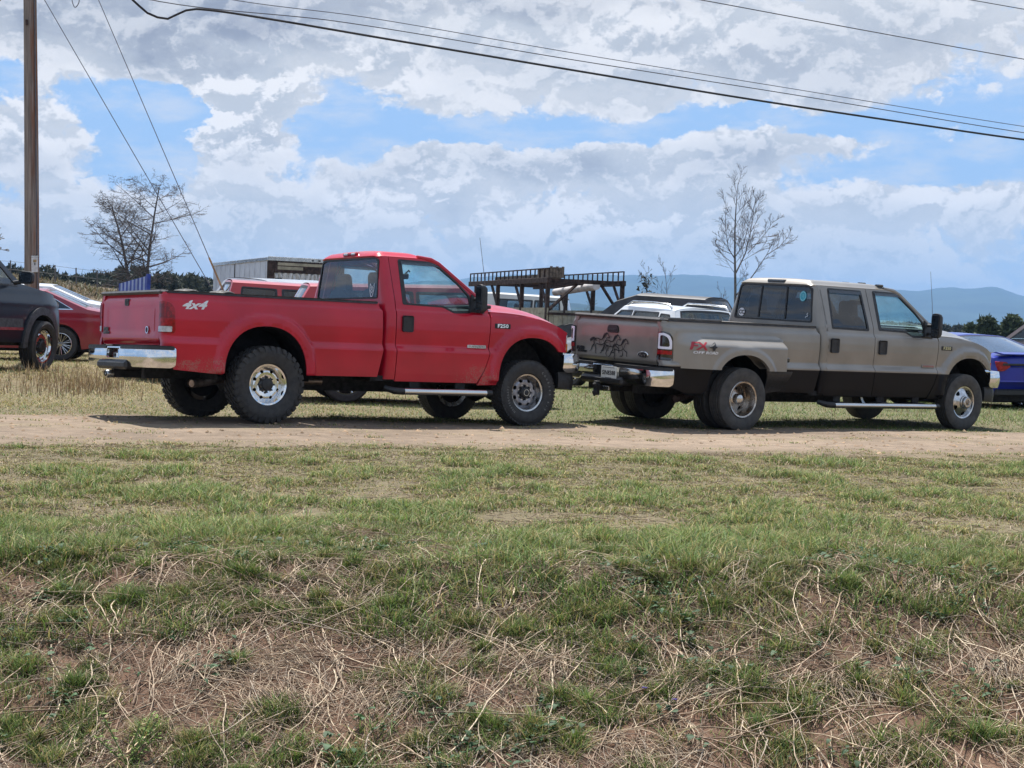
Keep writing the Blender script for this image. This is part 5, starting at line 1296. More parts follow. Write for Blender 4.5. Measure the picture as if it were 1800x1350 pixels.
def build_box_truck():
    D = 55; r = stand('box_trailer', 468, D, 114, 'white box trailer with a rusty open rear end and torn door', 'trailer', anchor=(0, 1.22))
    topz = zpix(453, D) - r.location.z; z0 = .95; L_ = 7.0; w = 1.22
    MB().box(0.08, L_, w-.03, w, z0, topz-.10).build('side_wall', MT['boxwhite'], r); MB().box(0.08, L_, -w, -w+.03, z0, topz-.10).build('side_wall', MT['boxwhite'], r)
    for k in range(11):
        x = .35+k*.62; MB().box(x, x+.05, w, w+.022, z0, topz-.12).build('wall_rib', MT['boxwhite'] if k != 6 else MT['greytrim'], r)
    MB().box(L_-.03, L_, -w, w, z0, topz-.10).build('front_wall', MT['boxwhite'], r); MB().box(0.02, L_, -w+.01, w-.01, topz-.07, topz-.03).build('roof', MT['boxwhite'], r)
    for s in (-1, 1): MB().box(.05, L_, s*(w-.02), s*(w+.03), topz-.14, topz-.02, .012).build('top_rail', MT['dchrome'], r)
    for s in (-1, 1): MB().box(-.04, .10, s*(w-.17), s*(w+.035), z0-.1, topz-.14, .012).build('rear_post', MT['rust'], r)
    MB().box(-.045, .09, -w+.17, w-.17, topz-.50, topz-.14, .012).build('rear_header', MT['rust'], r); MB().box(-.05, .10, -w-.02, w+.02, topz-.135, topz-.0, .012).build('top_sill', MT['dchrome'], r)
    for k in range(4): MB().box(-.06, -.04, -.9+k*.22+(k == 0)*-.1, -.82+k*.22, topz-.10, topz-.04, .01).build('marker_lamp', MT['lens_dark'], r)
    MB().box(-.052, -.04, .12, .95, topz-.40, topz-.30).build('header_patch', MT['beige'], r); MB().box(-.052, -.04, -1.0, .95, topz-.27, topz-.18).build('header_strip', MT['beige'], r)
    g = np.random.default_rng(8); y = np.linspace(-w+.18, w-.18, 40); low = topz-.50-(.16+.16*np.abs(fbm(y*2.3, y*0+2, 6, 4))+.14*S((y*-1)/1.2))
    V = [(-.01+.05*math.sin(i*1.7), a, topz-.50) for i, a in enumerate(y)] + [(-.03+.07*math.sin(i*2.3), a, b) for i, (a, b) in enumerate(zip(y, low))]
    mk('torn_door', V, [(i, i+1, 41+i, 40+i) for i in range(39)], MT['tag'], r, smooth=False)
    for k in range(4): a = -.9+.22*k; MB().box(-.05, -.03, a, a+.05, topz-.86-.03*k, topz-.52, .004).build('hanging_slat', MT['tag'], r)
    MB().box(0, L_, -w, w, z0-.16, z0, .02).build('floor_frame', MT['rust'], r); MB().box(L_-.2, L_-.05, -w+.1, w-.1, z0, topz-.2).build('inner_lining', MT['under'], r)
    for s in (-1, 1):
        MB().box(.2, L_-.1, s*(w-.05), s*(w-.03), z0, topz-.15).build('inner_lining', MT['under'], r)
        for x in (1.2, 2.3): make_wheel(r, (x, s*.95, .48), .48, .14, 'rib', 'plain', s > 0)
    MB().box(L_-1.2, L_-1.0, -.8, .8, -.0, z0-.16).build('landing_leg', MT['rust'], r)

def build_rack_truck():
    # a covered pickup side on, and in front of it a board-sided work trailer with a tall ladder rack
    NT_ = [(-1.15, .5, 'rear_bumper'), (-1.2, .75, 'tailgate'), (-1.18, 1.20, 'rear_window'), (-1.05, 1.80, 'canopy_roof'), (1.15, 1.86, 'roof'), (2.05, 1.80, 'windscreen'), (2.8, 1.24, 'hood'), (3.95, 1.10, 'nose'), (4.2, .9, 'front_bumper'), (4.2, .5, 'end')]
    Wn = [[(-.95, 1.26), (-.20, 1.26), (-.20, 1.66), (-.90, 1.66)], [(-.10, 1.26), (.92, 1.26), (.85, 1.67), (-.10, 1.66)], [(1.25, 1.26), (2.52, 1.24), (1.98, 1.68), (1.27, 1.67)]]
    r = stand('covered_pickup_truck', 992, 51, 172, 'off-white pickup with a windowed bed cover standing behind the ladder rack', 'pickup truck', anchor=(-1.15, .88), dz=.32)
    car(r, NT_, .96, MT['cream'], (0, 3.4), Wn, belt=1.20, tumble=.30, sill=.46, wr=.40, arch=.46, ww=.12, win_mat='gl_mid')
    D = 42.0; k = stand('work_trailer', 958, D, 105.8, 'board-sided work trailer with a tall rusty ladder rack', 'trailer', anchor=(0, .95))
    zb = zpix(489, D) - HZf(at(958, D), D); bt = zpix(553, D) - HZf(at(958, D), D); L_ = 7.6; w = .95
    for s_ in (1, -1):
        y = s_*w
        MB().box(-.06, L_, y-.05, y+.05, zb-.11, zb+.02, .006).build('side_beam', MT['rust'], k)
        MB().box(-.02, L_, y-.016, y+.016, zb+.225, zb+.255).build('top_rail', MT['rust'], k)
        for i in range(20): x = -.01+i*.40; MB().box(x-.014, x+.014, y-.015, y+.015, zb+.02, zb+.226).build('upright', MT['rust'], k)
        for x in (.06, 2.3, 4.6, 6.9):
            MB().box(x-.05, x+.05, y-.045, y+.045, .55, zb-.11).build('post', MT['rust'], k)
            if x < 6: MB().tube([(x+.06, y, zb-.62), (x+.62, y, zb-.12)], .040, 4).build('brace', MT['rust'], k)
        for i in range(7): MB().box(.0, L_, y-.02+.004*(i % 2), y+.02, .62+i*.15, .62+i*.15+.142).build('board', MT['beige'], k)
        for x in (2.6, 3.6): make_wheel(k, (x, s_*1.08, .38), .38, .11, 'rib', 'plain', s_ > 0)
    n = 16
    for i in range(n): x0 = -w+.03+i*(2*w-.06)/n; MB().box(-.03+.005*(i % 2), .0, x0, x0+(2*w-.06)/n-.008, .60, bt-.02*((i*7) % 3)*.3).build('board', MT['beige'], k)
    MB().box(-.05, .02, -w, w, bt, bt+.06).build('tail_rail', MT['rust'], k); MB().box(0, L_, -w, w, .50, .60).build('floor', MT['rust'], k)
    MB().tube([(.06, w-.05, zb-.75), (.06, w-.75, zb-.10)], .04, 4).build('brace', MT['rust'], k); MB().tube([(.06, -w+.05, zb-.80), (.06, -w+.55, zb-.10)], .04, 4).build('brace', MT['rust'], k)
    for x in (.02, 1.5, 3.0, 4.5, 6.0): MB().box(x-.05, x+.05, -w, w, zb-.10, zb+.0).build('cross_beam', MT['rust'], k)
    tb = empty('timber_crate', k.matrix_basis @ Vector((-.05, w-.02, zb+.02)), k.rotation_euler); tag(tb, 'weathered timber crate end sitting on the corner of the ladder rack', 'crate')
    for i in range(4): MB().box(0, 1.1, -.33+i*.10, -.33+i*.10+.03, .0, .24).build('plank', MT['rackwood'], tb)
    for i in range(5): MB().box(-.02, .0, -.34+i*.074, -.34+i*.074+.064, .0, .27-.02*(i % 2)).build('plank', MT['rackwood'], tb)
    ld = empty('ladder', k.matrix_basis @ Vector((1.2, w-.25, zb+.04)), k.rotation_euler); tag(ld, 'weathered ladder lying along the rack of the work trailer', 'ladder')
    for q in (0, -.42): MB().box(0, 4.6, q-.02, q+.02, 0, .09).build('ladder_rail', MT['rackwood'], ld)
    for i in range(14): MB().tube([(.2+i*.32, 0, .045), (.2+i*.32, -.42, .045)], .018, 6).build('rung', MT['rackwood'], ld)
    # white pipe slung under the right-hand beam
    p0 = k.matrix_basis @ Vector((4.4, -w+.02, zb-.19)); p1 = k.matrix_basis @ Vector((-.02, -w+.28, zb-.17))
    a = Vector((at(976, 46), 46, zpix(514, 46))); b = Vector((at(1048, 43), 43, zpix(503, 43)))
    p = MB().tube([a, a+(b-a)*.85], .095, 16).build('plastic_pipe', MT['pvc']); tag(p, 'white plastic pipe slung under the ladder rack', 'pipe')
    MB().tube([a+(b-a)*.85, b], [.105, .098], 16).build('pipe_cap', MT['pvc'], p)

def build_bed_load():
    m = Matrix.Translation(RED['loc']) @ Euler(RED['rot'], 'XYZ').to_matrix().to_4x4()
    z0 = .76; p = m @ Vector((-1.03, .44, z0)); r = empty('slatted_panel', p, (-RED['rot'][1], RED['rot'][0], RED['rot'][2]-R(90)))
    tag(r, 'blue and pale slatted panel sticking up above the red tailgate', 'panel')
    for i in range(15):
        x = -.42+i*.055; h = .765+i*.0048; MB().box(x, x+.052, -.010, .010, .30 if 3 < i < 14 else .0, h).build('slat', MT['paleslat' if i % 2 else 'blueslat'], r)
    MB().box(-.42, .41, .011, .035, .30, .36).build('cross_rail', MT['blueslat'], r); MB().box(-.42, .41, .011, .03, .60, .645).build('cross_rail', MT['blueslat'], r)
    MB().box(.408, .44, -.02, .02, 0, .855).build('post', MT['blueslat'], r)
    for i, (x, y, lab) in enumerate(((-.45, .30, 'old tyre standing in the red truck bed, nearest the tailgate'), (-.05, .20, 'old tyre standing in the red truck bed, further from the tailgate'))):
        w = MB().lathe([(.22, .09), (.25, .11), (.33, .12), (.352, .10), (.362, 0), (.352, -.10), (.34, -.12), (.25, -.11), (.22, -.09)], 36, 'y').build('old_tyre', MT['rubber'], loc=m @ Vector((x, y, z0+.365)), rot=(0, 0, RED['rot'][2]+.5)); tag(w, lab, 'tyre', 'old tyres in the red truck bed')

def cable(name, pts, rad, mat, label, cat='cable', group=None):
    """smooth curve through points given as (pixel x, pixel y, distance)"""
    P = np.array([(at(x, d), d, zpix(y, d)) for x, y, d in pts]); 
    t = np.r_[0, np.cumsum(np.linalg.norm(np.diff(P, axis=0), axis=1))]; n = max(30, 12*len(P)); tt = np.linspace(0, t[-1], n)
    # Catmull-Rom
    Q = []
    for q in tt:
        i = min(np.searchsorted(t, q, side='right')-1, len(P)-2); u = (q-t[i])/(t[i+1]-t[i])
        p1, p2 = P[i], P[i+1]; h = t[i+1]-t[i]
        m1 = (P[i+1]-P[max(i-1, 0)])/(t[i+1]-t[max(i-1, 0)])*h; m2 = (P[min(i+2, len(P)-1)]-P[i])/(t[min(i+2, len(P)-1)]-t[i])*h
        Q.append((2*u**3-3*u**2+1)*p1+(u**3-2*u**2+u)*m1+(-2*u**3+3*u**2)*p2+(u**3-u**2)*m2)
    return tag(MB().tube(Q, rad, 6).build(name, mat), label, cat, group)

def build_pole():
    D = 34.0; x = at(56, D); z0 = HZf(x, D); top = 10.8
    r = empty('utility_pole', (x, D, z0)); tag(r, 'weathered timber utility pole with a white tag on the left', 'utility pole')
    hh = top-z0; n = 26; V = []; F = []; m = 22
    for k in range(m+1):
        t = k/m; rad = .148 - .040*t; 
        for j in range(n):
            a = 2*math.pi*j/n; q = rad*(1+.02*math.sin(5*a+3*t)+.012*math.sin(11*a+17*t)); V.append((q*math.cos(a)+.03*math.sin(t*3), q*math.sin(a), hh*t))
    for k in range(m):
        for j in range(n): F.append((k*n+j, k*n+(j+1) % n, (k+1)*n+(j+1) % n, (k+1)*n+j))
    F.append(tuple(range(m*n, m*n+n)))
    mk('shaft', V, F, MT['wood'], r)
    zc = zpix(466, D)-z0
    tg_ = MB().box(.0, .125, -.160, -.142, zc-.145, zc+.145, .004).build('pole_tag', MT['tag'], r, rot=(0, 0, R(18)))
    MB().box(.035, .095, -.163, -.1595, zc+.05, zc+.10).build('tag_mark', MT['guymark'], tg_); MB().box(.055, .075, -.163, -.1595, zc-.01, zc+.04).build('tag_mark', MT['trim'], tg_)
    MB().box(.0, .13, -.162, -.14, zc+.145, zc+.175, .003).build('tag_cap', MT['dchrome'], r, rot=(0, 0, R(18)))
    for zz, l in ((hh-.5, 2.4),): MB().box(-l/2, l/2, -.20, -.11, zz-.06, zz+.06).build('cross_arm', MT['wood'], r)
    for q in (-1.1, -.5, .5, 1.1): MB().lathe([(.03, 0), (.045, .04), (.03, .08), (.045, .12), (.0005, .14)], 12, 'z', (q, -.155, hh-.44)).build('insulator', MT['greytrim'], r)
    MB().tube([(.14, -.08, 0), (.14, -.085, hh*.55), (.12, -.08, hh*.9)], .012, 6).build('ground_wire', MT['wirelight'], r)
    MB().box(-.02, .02, -.155, -.12, zpix(45, D)-z0-.05, zpix(45, D)-z0+.05).build('bolt_plate', MT['rust'], r)
    for pts, lab in (([(62, -34, D), (362, 488, 33.0), (455, 652, 32.6)], 'thinner guy wire from the pole, lower one'), ([(60, -275, D), (385, 492, 30.4), (452, 650, 30.2)], 'guy wire from the pole with a tan marker sleeve at its foot')):
        cable('guy_wire', pts, .0075, MT['wirelight'], lab, 'guy wire', 'guy wires of the utility pole')
    P = lambda x, y, d: (at(x, d), d, zpix(y, d))
    s_ = MB().tube([P(368.5, 453, 30.47), P(393, 511, 30.36), P(402, 532, 30.33)], .017, 8).build('guy_marker', MT['guymark']); tag(s_, 'tan plastic marker sleeve round the foot of the guy wire', 'guy marker')
    cable('power_cable', [(57, -62, D), (232, 0, 34.4), (262, 26, 34.5), (298, 37, 34.6), (325, 24, 34.7), (352, 20, 34.8), (450, 33, 35.3), (700, 75, 36.4), (1000, 125, 37.8), (1300, 174, 39.2), (1600, 219, 40.6), (1830, 251, 41.7), (2300, 300, 44)], .024, MT['wire'], 'heavy black cable with a drooping loop crossing the sky', 'cable', 'overhead cables from the pole')
    cable('power_cable', [(57, -78, D), (250, 0, 34.6), (600, 42, 36), (1000, 107, 37.8), (1400, 170, 39.7), (1830, 240, 41.7), (2300, 302, 44)], .010, MT['wirelight'], 'thin cable just above the heavy black one', 'cable', 'overhead cables from the pole')
    cable('power_cable', [(57, -90, D), (370, -4, 34.9), (650, 35, 36.2), (1000, 95, 37.8), (1400, 160, 39.7), (1830, 229, 41.7), (2300, 290, 44)], .008, MT['wirelight'], 'uppermost thin cable of the three crossing the middle', 'cable', 'overhead cables from the pole')
    cable('power_cable', [(57, -240, D), (700, -85, 36.5), (1195, -2, 38.6), (1500, 54, 40.2), (1830, 113, 41.7), (2300, 190, 44)], .011, MT['wirelight'], 'single cable crossing the upper right sky', 'cable', 'overhead cables from the pole')
    cable('power_cable', [(57, -275, D), (900, -120, 37.3), (1670, -1, 40.9), (1830, 26, 41.7), (2300, 95, 44)], .010, MT['wirelight'], 'short piece of cable in the upper right corner', 'cable', 'overhead cables from the pole')
    cable('wire_loop', [(128, -30, D-.3), (132, 5, D-.3), (137, 17, D-.3), (144, 8, D-.3), (146, -30, D-.3)], .008, MT['wirelight'], 'small drooping wire loop at the top edge right of the pole', 'wire')
    cable('power_cable', [(57, -40, D), (12, 0, 33.9), (-40, 45, 33.6), (-300, 160, 32.5)], .010, MT['wirelight'], 'cable leaving the pole towards the left edge', 'cable', 'overhead cables from the pole')
    # whip aerial seen over the dark pickup
    # fence on the spoil bank
    fx = [(-40, 76), (20, 76), (58, 76), (98, 76.5), (135, 77), (172, 77.5), (208, 78), (246, 79)]
    r = empty('wire_fence', (0, 76.5, 0)); tag(r, 'wire fence on thin posts along the top of the spoil bank', 'fence')
    tops = []
    for px_, d in fx:
        xx = at(px_, d); z = HZf(xx, d); tz = zpix(np.interp(px_, [-40, 20, 98, 135, 172, 246], [455, 458, 466, 471, 475, 483]), d); tz = max(tz, z+.5)
        MB().tube([(xx, d-76.5, z-.2), (xx, d-76.5, tz)], .030, 6).build('post', MT['barkpale'], r); tops.append((xx, d-76.5, tz))
    for k in (0, .35, .7): MB().tube([(x_, y_, z_-.04-k) for x_, y_, z_ in tops], .007, 4).build('strand', MT['wirelight'], r)

MT['decal_blue'] = plain('emblem blue', (.012, .03, .17), .3); MT['plate2'] = plain('grey blue plate', (.13, .14, .17), .4, var=.3, vscale=30)
MT['gl_back'] = glass('sky lit back window', (.34, .42, .43), 1.5, .12)
build_cars(); build_box_truck(); build_rack_truck(); build_bed_load(); build_pole()
# ---------------------------------------------------------------- grass, straw, weeds, trees
def blades(name, pos, h, w, lean, cols, label, cat, seg=2, seed=1, curl=.6, matname='grass'):
    """grass blades as tapered bent strips"""
    g = np.random.default_rng(seed); n = len(pos)
    a = g.uniform(0, 2*np.pi, n); d = np.stack([np.cos(a), np.sin(a)], -1); side = np.stack([-d[:, 1], d[:, 0]], -1)
    V = []; lv = np.linspace(0, 1, seg+1)
    for k, t in enumerate(lv):
        o = lean*(t**1.7); zz = h*(t - curl*.5*np.clip(lean/np.maximum(h, 1e-4), 0, 1.2)*t*t)
        c = np.stack([pos[:, 0]+d[:, 0]*o, pos[:, 1]+d[:, 1]*o, pos[:, 2]+zz], -1)
        if k < seg:
            ww = w*(1-.55*t)*.5
            s3 = np.stack([side[:, 0]*ww, side[:, 1]*ww, 0*ww], -1); V += [c-s3, c+s3]
        else: V += [c]
    V = np.stack(V, 1); m = V.shape[1]; base = (np.arange(n)*m)[:, None]
    T = []
    for k in range(seg-1): T += [(2*k, 2*k+1, 2*k+3), (2*k, 2*k+3, 2*k+2)]
    T += [(2*seg-2, 2*seg-1, 2*seg)]
    T = (base[:, :, None] + np.array(T)[None]).reshape(-1, 3)
    shade = np.array([.50]*2 + [.95]*(m-3) + [1.22])[None, :, None] if m > 3 else np.array([.6, .6, 1.2])[None, :, None]  # shading put into the colour: blade feet darkened, tips lightened for contrast
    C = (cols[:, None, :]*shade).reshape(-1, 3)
    o = fast_mesh(name, V.reshape(-1, 3), T, MT[matname], color=C)
    return tag(o, label, cat, kind='stuff')

GREEN = np.array([[.085, .135, .030], [.070, .115, .030], [.110, .150, .040], [.130, .150, .050], [.060, .100, .035], [.10, .15, .028]])
YELL = np.array([[.24, .21, .075], [.28, .22, .10], [.20, .18, .06], [.30, .25, .13], [.22, .16, .07]])
GREEN = GREEN*1.32; YELL = YELL*1.25
def pick(pal, n, g, var=.2): return pal[g.integers(0, len(pal), n)]*(1+g.normal(0, var, n))[:, None].clip(.5, 1.6)

def frustum(n, y0, y1, g, pad=.6, power=1.0):
    """random points on the ground inside the wedge the photograph covers, denser near"""
    u = g.uniform(0, 1, n); y = (y0**(1/power) + u*(y1**(1/power)-y0**(1/power)))**power
    x = g.uniform(-1, 1, n)*(y*.3+pad); return x, y

def build_grass():
    g = np.random.default_rng(3)
    # foreground field from the crown of the bank to the track
    cx, cy = frustum(46000, 8.0, 21.0, g, power=1.0, pad=1.9); rep = g.integers(4, 20, len(cx)); cx, cy = np.repeat(cx, rep), np.repeat(cy, rep); N = len(cx)
    x, y = cx+g.normal(0, .032, N), cy+g.normal(0, .032, N); tone = np.repeat(g.uniform(.72, 1.3, len(rep)), rep)
    s = track_s(x, y); lo, hi = track_edges((x-TRK0[0])*PD[0]+(y-TRK0[1])*PD[1])
    cl = .5+.5*fbm(x*2.3, y*2.0, 101, 4); fine = .5+.5*fbm(x*6.5, y*6.0, 103, 3); big = .5+.5*fbm(x*.5, y*.6, 105, 3)
    keep = (s < lo+.75*g.random(N)**3) & (g.random(N) < np.clip(.15+1.1*cl*fine*2 , .22, 1))
    keep &= g.random(N) < .25 + .75*S((y-8.2)/2.0)
    x, y, cl, fine, big, tone = x[keep], y[keep], cl[keep], fine[keep], big[keep], tone[keep]; n = len(x)
    z = H(x, y)
    nearedge = S((track_s(x, y)+1.3)/1.5)
    lush = np.clip((cl-.5)*2.6+.42 + (fine-.5)*.9 + .30*S((11.5-y)/2.5) - .45*nearedge + .5*(big-.5), 0, 1)
    h = (.018 + .075*lush**1.4*g.uniform(.4, 1.4, n) + .085*lush*S((11.0-y)/1.8)*g.random(n))*(1-.40*nearedge)
    col = pick(GREEN, n, g); yl = g.random(n) > np.clip(.24+.54*lush, 0, .86); col[yl] = pick(YELL, yl.sum(), g); col = col*tone[:, None]*1.08
    blades('field_grass', np.stack([x, y, z-.006], -1), h, g.uniform(.004, .008, n)*(1+.035*(y-8)), h*g.uniform(.3, 1.7, n), col,
           'short patchy green and yellow grass in front of the track', 'grass', seg=2, seed=7)
    # tufts on the bank
    P = []; Cc = []; Hh = []; L = []
    nt = 1900
    bx, by = frustum(nt, 6.4, 10.2, g, pad=.35)
    w = g.random(nt) < .16 + .80*S((by-7.85)/1.2) + .46*(.5+.5*fbm(bx*.9, by*1.3, 111, 3) > .55)
    for x0, y0 in zip(bx[w], by[w]):
        k = int(g.integers(60, 300)); r = g.uniform(.035, .17); q = g.normal(0, r*.55, (k, 2))
        hh = g.uniform(.035, .115)*np.exp(-(q**2).sum(1)/(r*r))*g.uniform(.55, 1.2, k)+.012
        p = np.c_[x0+q[:, 0], y0+q[:, 1]]; P.append(p); Hh.append(hh); c = pick(GREEN, k, g, .15)*g.uniform(.75, 1.25); yl = g.random(k) < g.uniform(.05, .45); c[yl] = pick(YELL, yl.sum(), g); Cc.append(c)
        L.append(hh*g.uniform(.3, 1.3, k))
    P = np.vstack(P); Hh = np.concatenate(Hh); L = np.concatenate(L); Cc = np.vstack(Cc)
    blades('bank_grass', np.c_[P, H(P[:, 0], P[:, 1])-.008], Hh, np.random.default_rng(5).uniform(.003, .0055, len(P)), L, Cc, 'dark green grass tufts scattered down the bare bank', 'grass', seg=3, seed=9)
    # grass beyond the track, round and under the parked vehicles
    N = 270000
    x, y = frustum(N, 15, 44, g, pad=3.2); s = track_s(x, y); lo, hi = track_edges((x-TRK0[0])*PD[0]+(y-TRK0[1])*PD[1])
    cl = .5+.5*fbm(x*.6, y*.6, 121, 4); keep = (s > hi-.9*g.random(N)**3) & (g.random(N) < .35+.8*cl)
    x, y, cl = x[keep], y[keep], cl[keep]; s = track_s(x, y); n = len(x)
    left = S((-2.2-x)/3.5)*S((s-TRK_W)/1.5)
    right = S((x+1)/3)
    h = .022 + .05*cl*g.uniform(.3, 1.2, n) + .10*right*S((s-TRK_W-.8)/2)*g.random(n)*cl + .06*left*g.random(n)**3
    h *= S((s-TRK_W+.9)/1.2)*.75+.25
    col = pick(GREEN*1.05, n, g); yl = g.random(n) < np.clip(.36 + .42*left - .22*right, 0, .85); col[yl] = pick(YELL*1.05, yl.sum(), g)
    blades('verge_grass', np.c_[x, y, H(x, y)-.008], h, g.uniform(.006, .012, n), h*g.uniform(.5, 2.2, n), col, 'rough grass round the parked cars beyond the track', 'grass', seg=2, seed=13)
    N = 26000; x = g.uniform(-27, -9, N); y = g.uniform(50, 82, N); k = g.random(N) < .35+.9*fbm(x*.4, y*.25, 151, 4); x, y = x[k], y[k]; n = len(x)
    col = pick(np.array([[.14, .105, .06], [.18, .14, .08], [.10, .085, .05], [.11, .11, .055]]), n, g); h = g.uniform(.10, .42, n)
    blades('bank_tussocks', np.c_[x, y, H(x, y)-.02], h, g.uniform(.04, .10, n), h*g.uniform(.4, 1.4, n), col, 'coarse brown tussocks on the spoil bank behind the cars', 'grass', seg=2, seed=19)
    # tall bleached weeds on the left, some green seed stalks elsewhere
    N = 5200
    x = np.concatenate([g.normal(-6.35, .45, 700), g.normal(-8.0, 1.5, 350), g.uniform(-9, 8, 450)]); y = np.concatenate([g.normal(25.6, .9, 700), g.normal(27.0, 1.4, 350), g.uniform(26, 31, 450)])
    ok = (track_s(x, y) > TRK_W+.5); x, y = x[ok], y[ok]; n = len(x)
    tall = np.exp(-((x+6.45)/.8)**2)
    h = g.uniform(.08, .26, n)*(1+1.1*tall*g.random(n)**2); col = pick(np.array([[.36, .25, .13], [.30, .21, .11], [.40, .30, .18], [.26, .18, .10]]), n, g)
    blades('dry_weeds', np.c_[x, y, H(x, y)-.01], h, g.uniform(.006, .013, n), h*g.uniform(.1, .55, n), col, 'tall bleached weeds standing beside the red tailgate', 'weeds', seg=3, seed=15, matname='straw')

def strand_mesh(name, start, az, length, rad, cols, seed, sag=.5, nseg=7, drop=None, label='', cat='straw', wig=.35, lift=.02, arch=None):
    """lying stalks that follow the ground"""
    g = np.random.default_rng(seed); n = len(start)
    P = np.zeros((n, nseg+1, 3)); a = az.copy(); P[:, 0, :2] = start
    kink = g.normal(0, wig, n)
    for k in range(nseg):
        a = a + kink/nseg + g.normal(0, wig*.55, n); st = (length/nseg)[:, None]
        P[:, k+1, :2] = P[:, k, :2] + np.stack([np.cos(a), np.sin(a)], -1)*st
    t = np.linspace(0, 1, nseg+1)[None]
    ar = (g.random(n)**2*lift*2 if arch is None else arch)[:, None]
    hgt = rad[:, None] + ar*np.sin(t*np.pi*g.uniform(.6, 1.2, (n, 1))) + .006*g.random((n, 1))
    P[..., 2] = H(P[..., 0], P[..., 1]) + .008 + hgt
    d = np.gradient(P, axis=1); d /= np.maximum(np.linalg.norm(d, axis=2, keepdims=True), 1e-9)
    u = np.cross(d, np.array([0, 0, 1.])); u /= np.maximum(np.linalg.norm(u, axis=2, keepdims=True), 1e-9); w = np.cross(u, d)
    r = rad[:, None]*(1-.55*t); V = []
    for k in range(3):
        an = 2*np.pi*k/3+.5; V.append(P + (u*math.cos(an)+w*math.sin(an))*r[..., None])
    V = np.stack(V, 2)                                   # n, nseg+1, 3, 3
    base = np.arange(n)[:, None, None]*(nseg+1)*3 + np.arange(nseg)[None, :, None]*3 + np.arange(3)[None, None, :]
    nxt = np.arange(n)[:, None, None]*(nseg+1)*3 + np.arange(nseg)[None, :, None]*3 + ((np.arange(3)+1) % 3)[None, None, :]
    Q = np.stack([base, nxt, nxt+3, base+3], -1).reshape(-1, 4)
    C = np.repeat(cols[:, None, :], (nseg+1)*3, 1).reshape(-1, 3)
    o = fast_mesh(name, V.reshape(-1, 3), Q, MT['straw'], color=C, smooth=True)
    return tag(o, label, cat, kind='stuff')

STRAW = np.array([[.36, .27, .19], [.42, .33, .23], [.28, .20, .145], [.33, .27, .21], [.48, .39, .28], [.22, .155, .11]])
def build_straw():
    g = np.random.default_rng(17)
    N = 2500; x, y = frustum(N, 6.3, 10.3, g, pad=.5)
    ok = g.random(N) < np.clip(.25 + 1.2*(.5+.5*fbm(x*.9, y*1.2, 131, 3)) - .75*S((y-9.3)/1.0), .04, 1); x, y = x[ok], y[ok]; n = len(x)
    az = np.where(g.random(n) < .5, g.normal(-1.5, .55, n), g.uniform(0, 2*np.pi, n))
    strand_mesh('dead_stalks', np.c_[x, y], az, g.uniform(.18, .85, n), g.uniform(.0020, .0048, n), pick(STRAW*1.22, n, g, .18), 19, nseg=9, wig=.30, lift=.017, label='long pale dead vine stalks tangled over the bank', cat='dead stalks')
    N = 34000; x, y = frustum(N, 6.2, 10.6, g, pad=.4)
    ok = g.random(N) < np.clip(.16 + 1.25*(.5+.5*fbm(x*1.6, y*1.9, 133, 3)) - .8*S((y-8.9)/1.2), .03, 1)*np.clip(.08+S((fbm(x*.75, y*.95, 161, 4)+.22)/.30), 0, 1); x, y = x[ok], y[ok]; n = len(x)
    strand_mesh('dead_straw', np.c_[x, y], g.uniform(0, 2*np.pi, n), g.uniform(.035, .17, n), g.uniform(.0010, .0021, n), pick(STRAW*.98, n, g, .28), 23, nseg=4, wig=.35, lift=.012, label='litter of short broken straw on the bare soil', cat='straw')
    # heaped clumps of bleached thatch
    K = 46; cx, cy = frustum(K, 7.0, 10.0, g, pad=.3); X = []; A = []
    for a, b in zip(cx, cy):
        k = int(g.integers(40, 130)); X.append(np.c_[g.normal(a, .09, k), g.normal(b, .07, k)]); A.append(g.normal(g.uniform(0, 6.28), .5, k))
    X = np.vstack(X); A = np.concatenate(A); n = len(X)
    strand_mesh('thatch_clumps', X, A, g.uniform(.08, .28, n), g.uniform(.0012, .0026, n), pick(STRAW*1.25, n, g, .15), 29, nseg=5, wig=.3, lift=.03, label='matted clumps of bleached dead grass', cat='dead grass')
    # in the mown field too
    N = 9000; x, y = frustum(N, 9.5, 18, g, pad=.4); ok = track_s(x, y) < 0; x, y = x[ok], y[ok]; n = len(x)
    strand_mesh('field_straw', np.c_[x, y], g.uniform(0, 6.28, n), g.uniform(.04, .16, n), g.uniform(.0016, .003, n), pick(STRAW*.9, n, g, .2), 31, nseg=3, wig=.3, lift=.02, label='scattered dry stems lying in the mown grass', cat='straw')

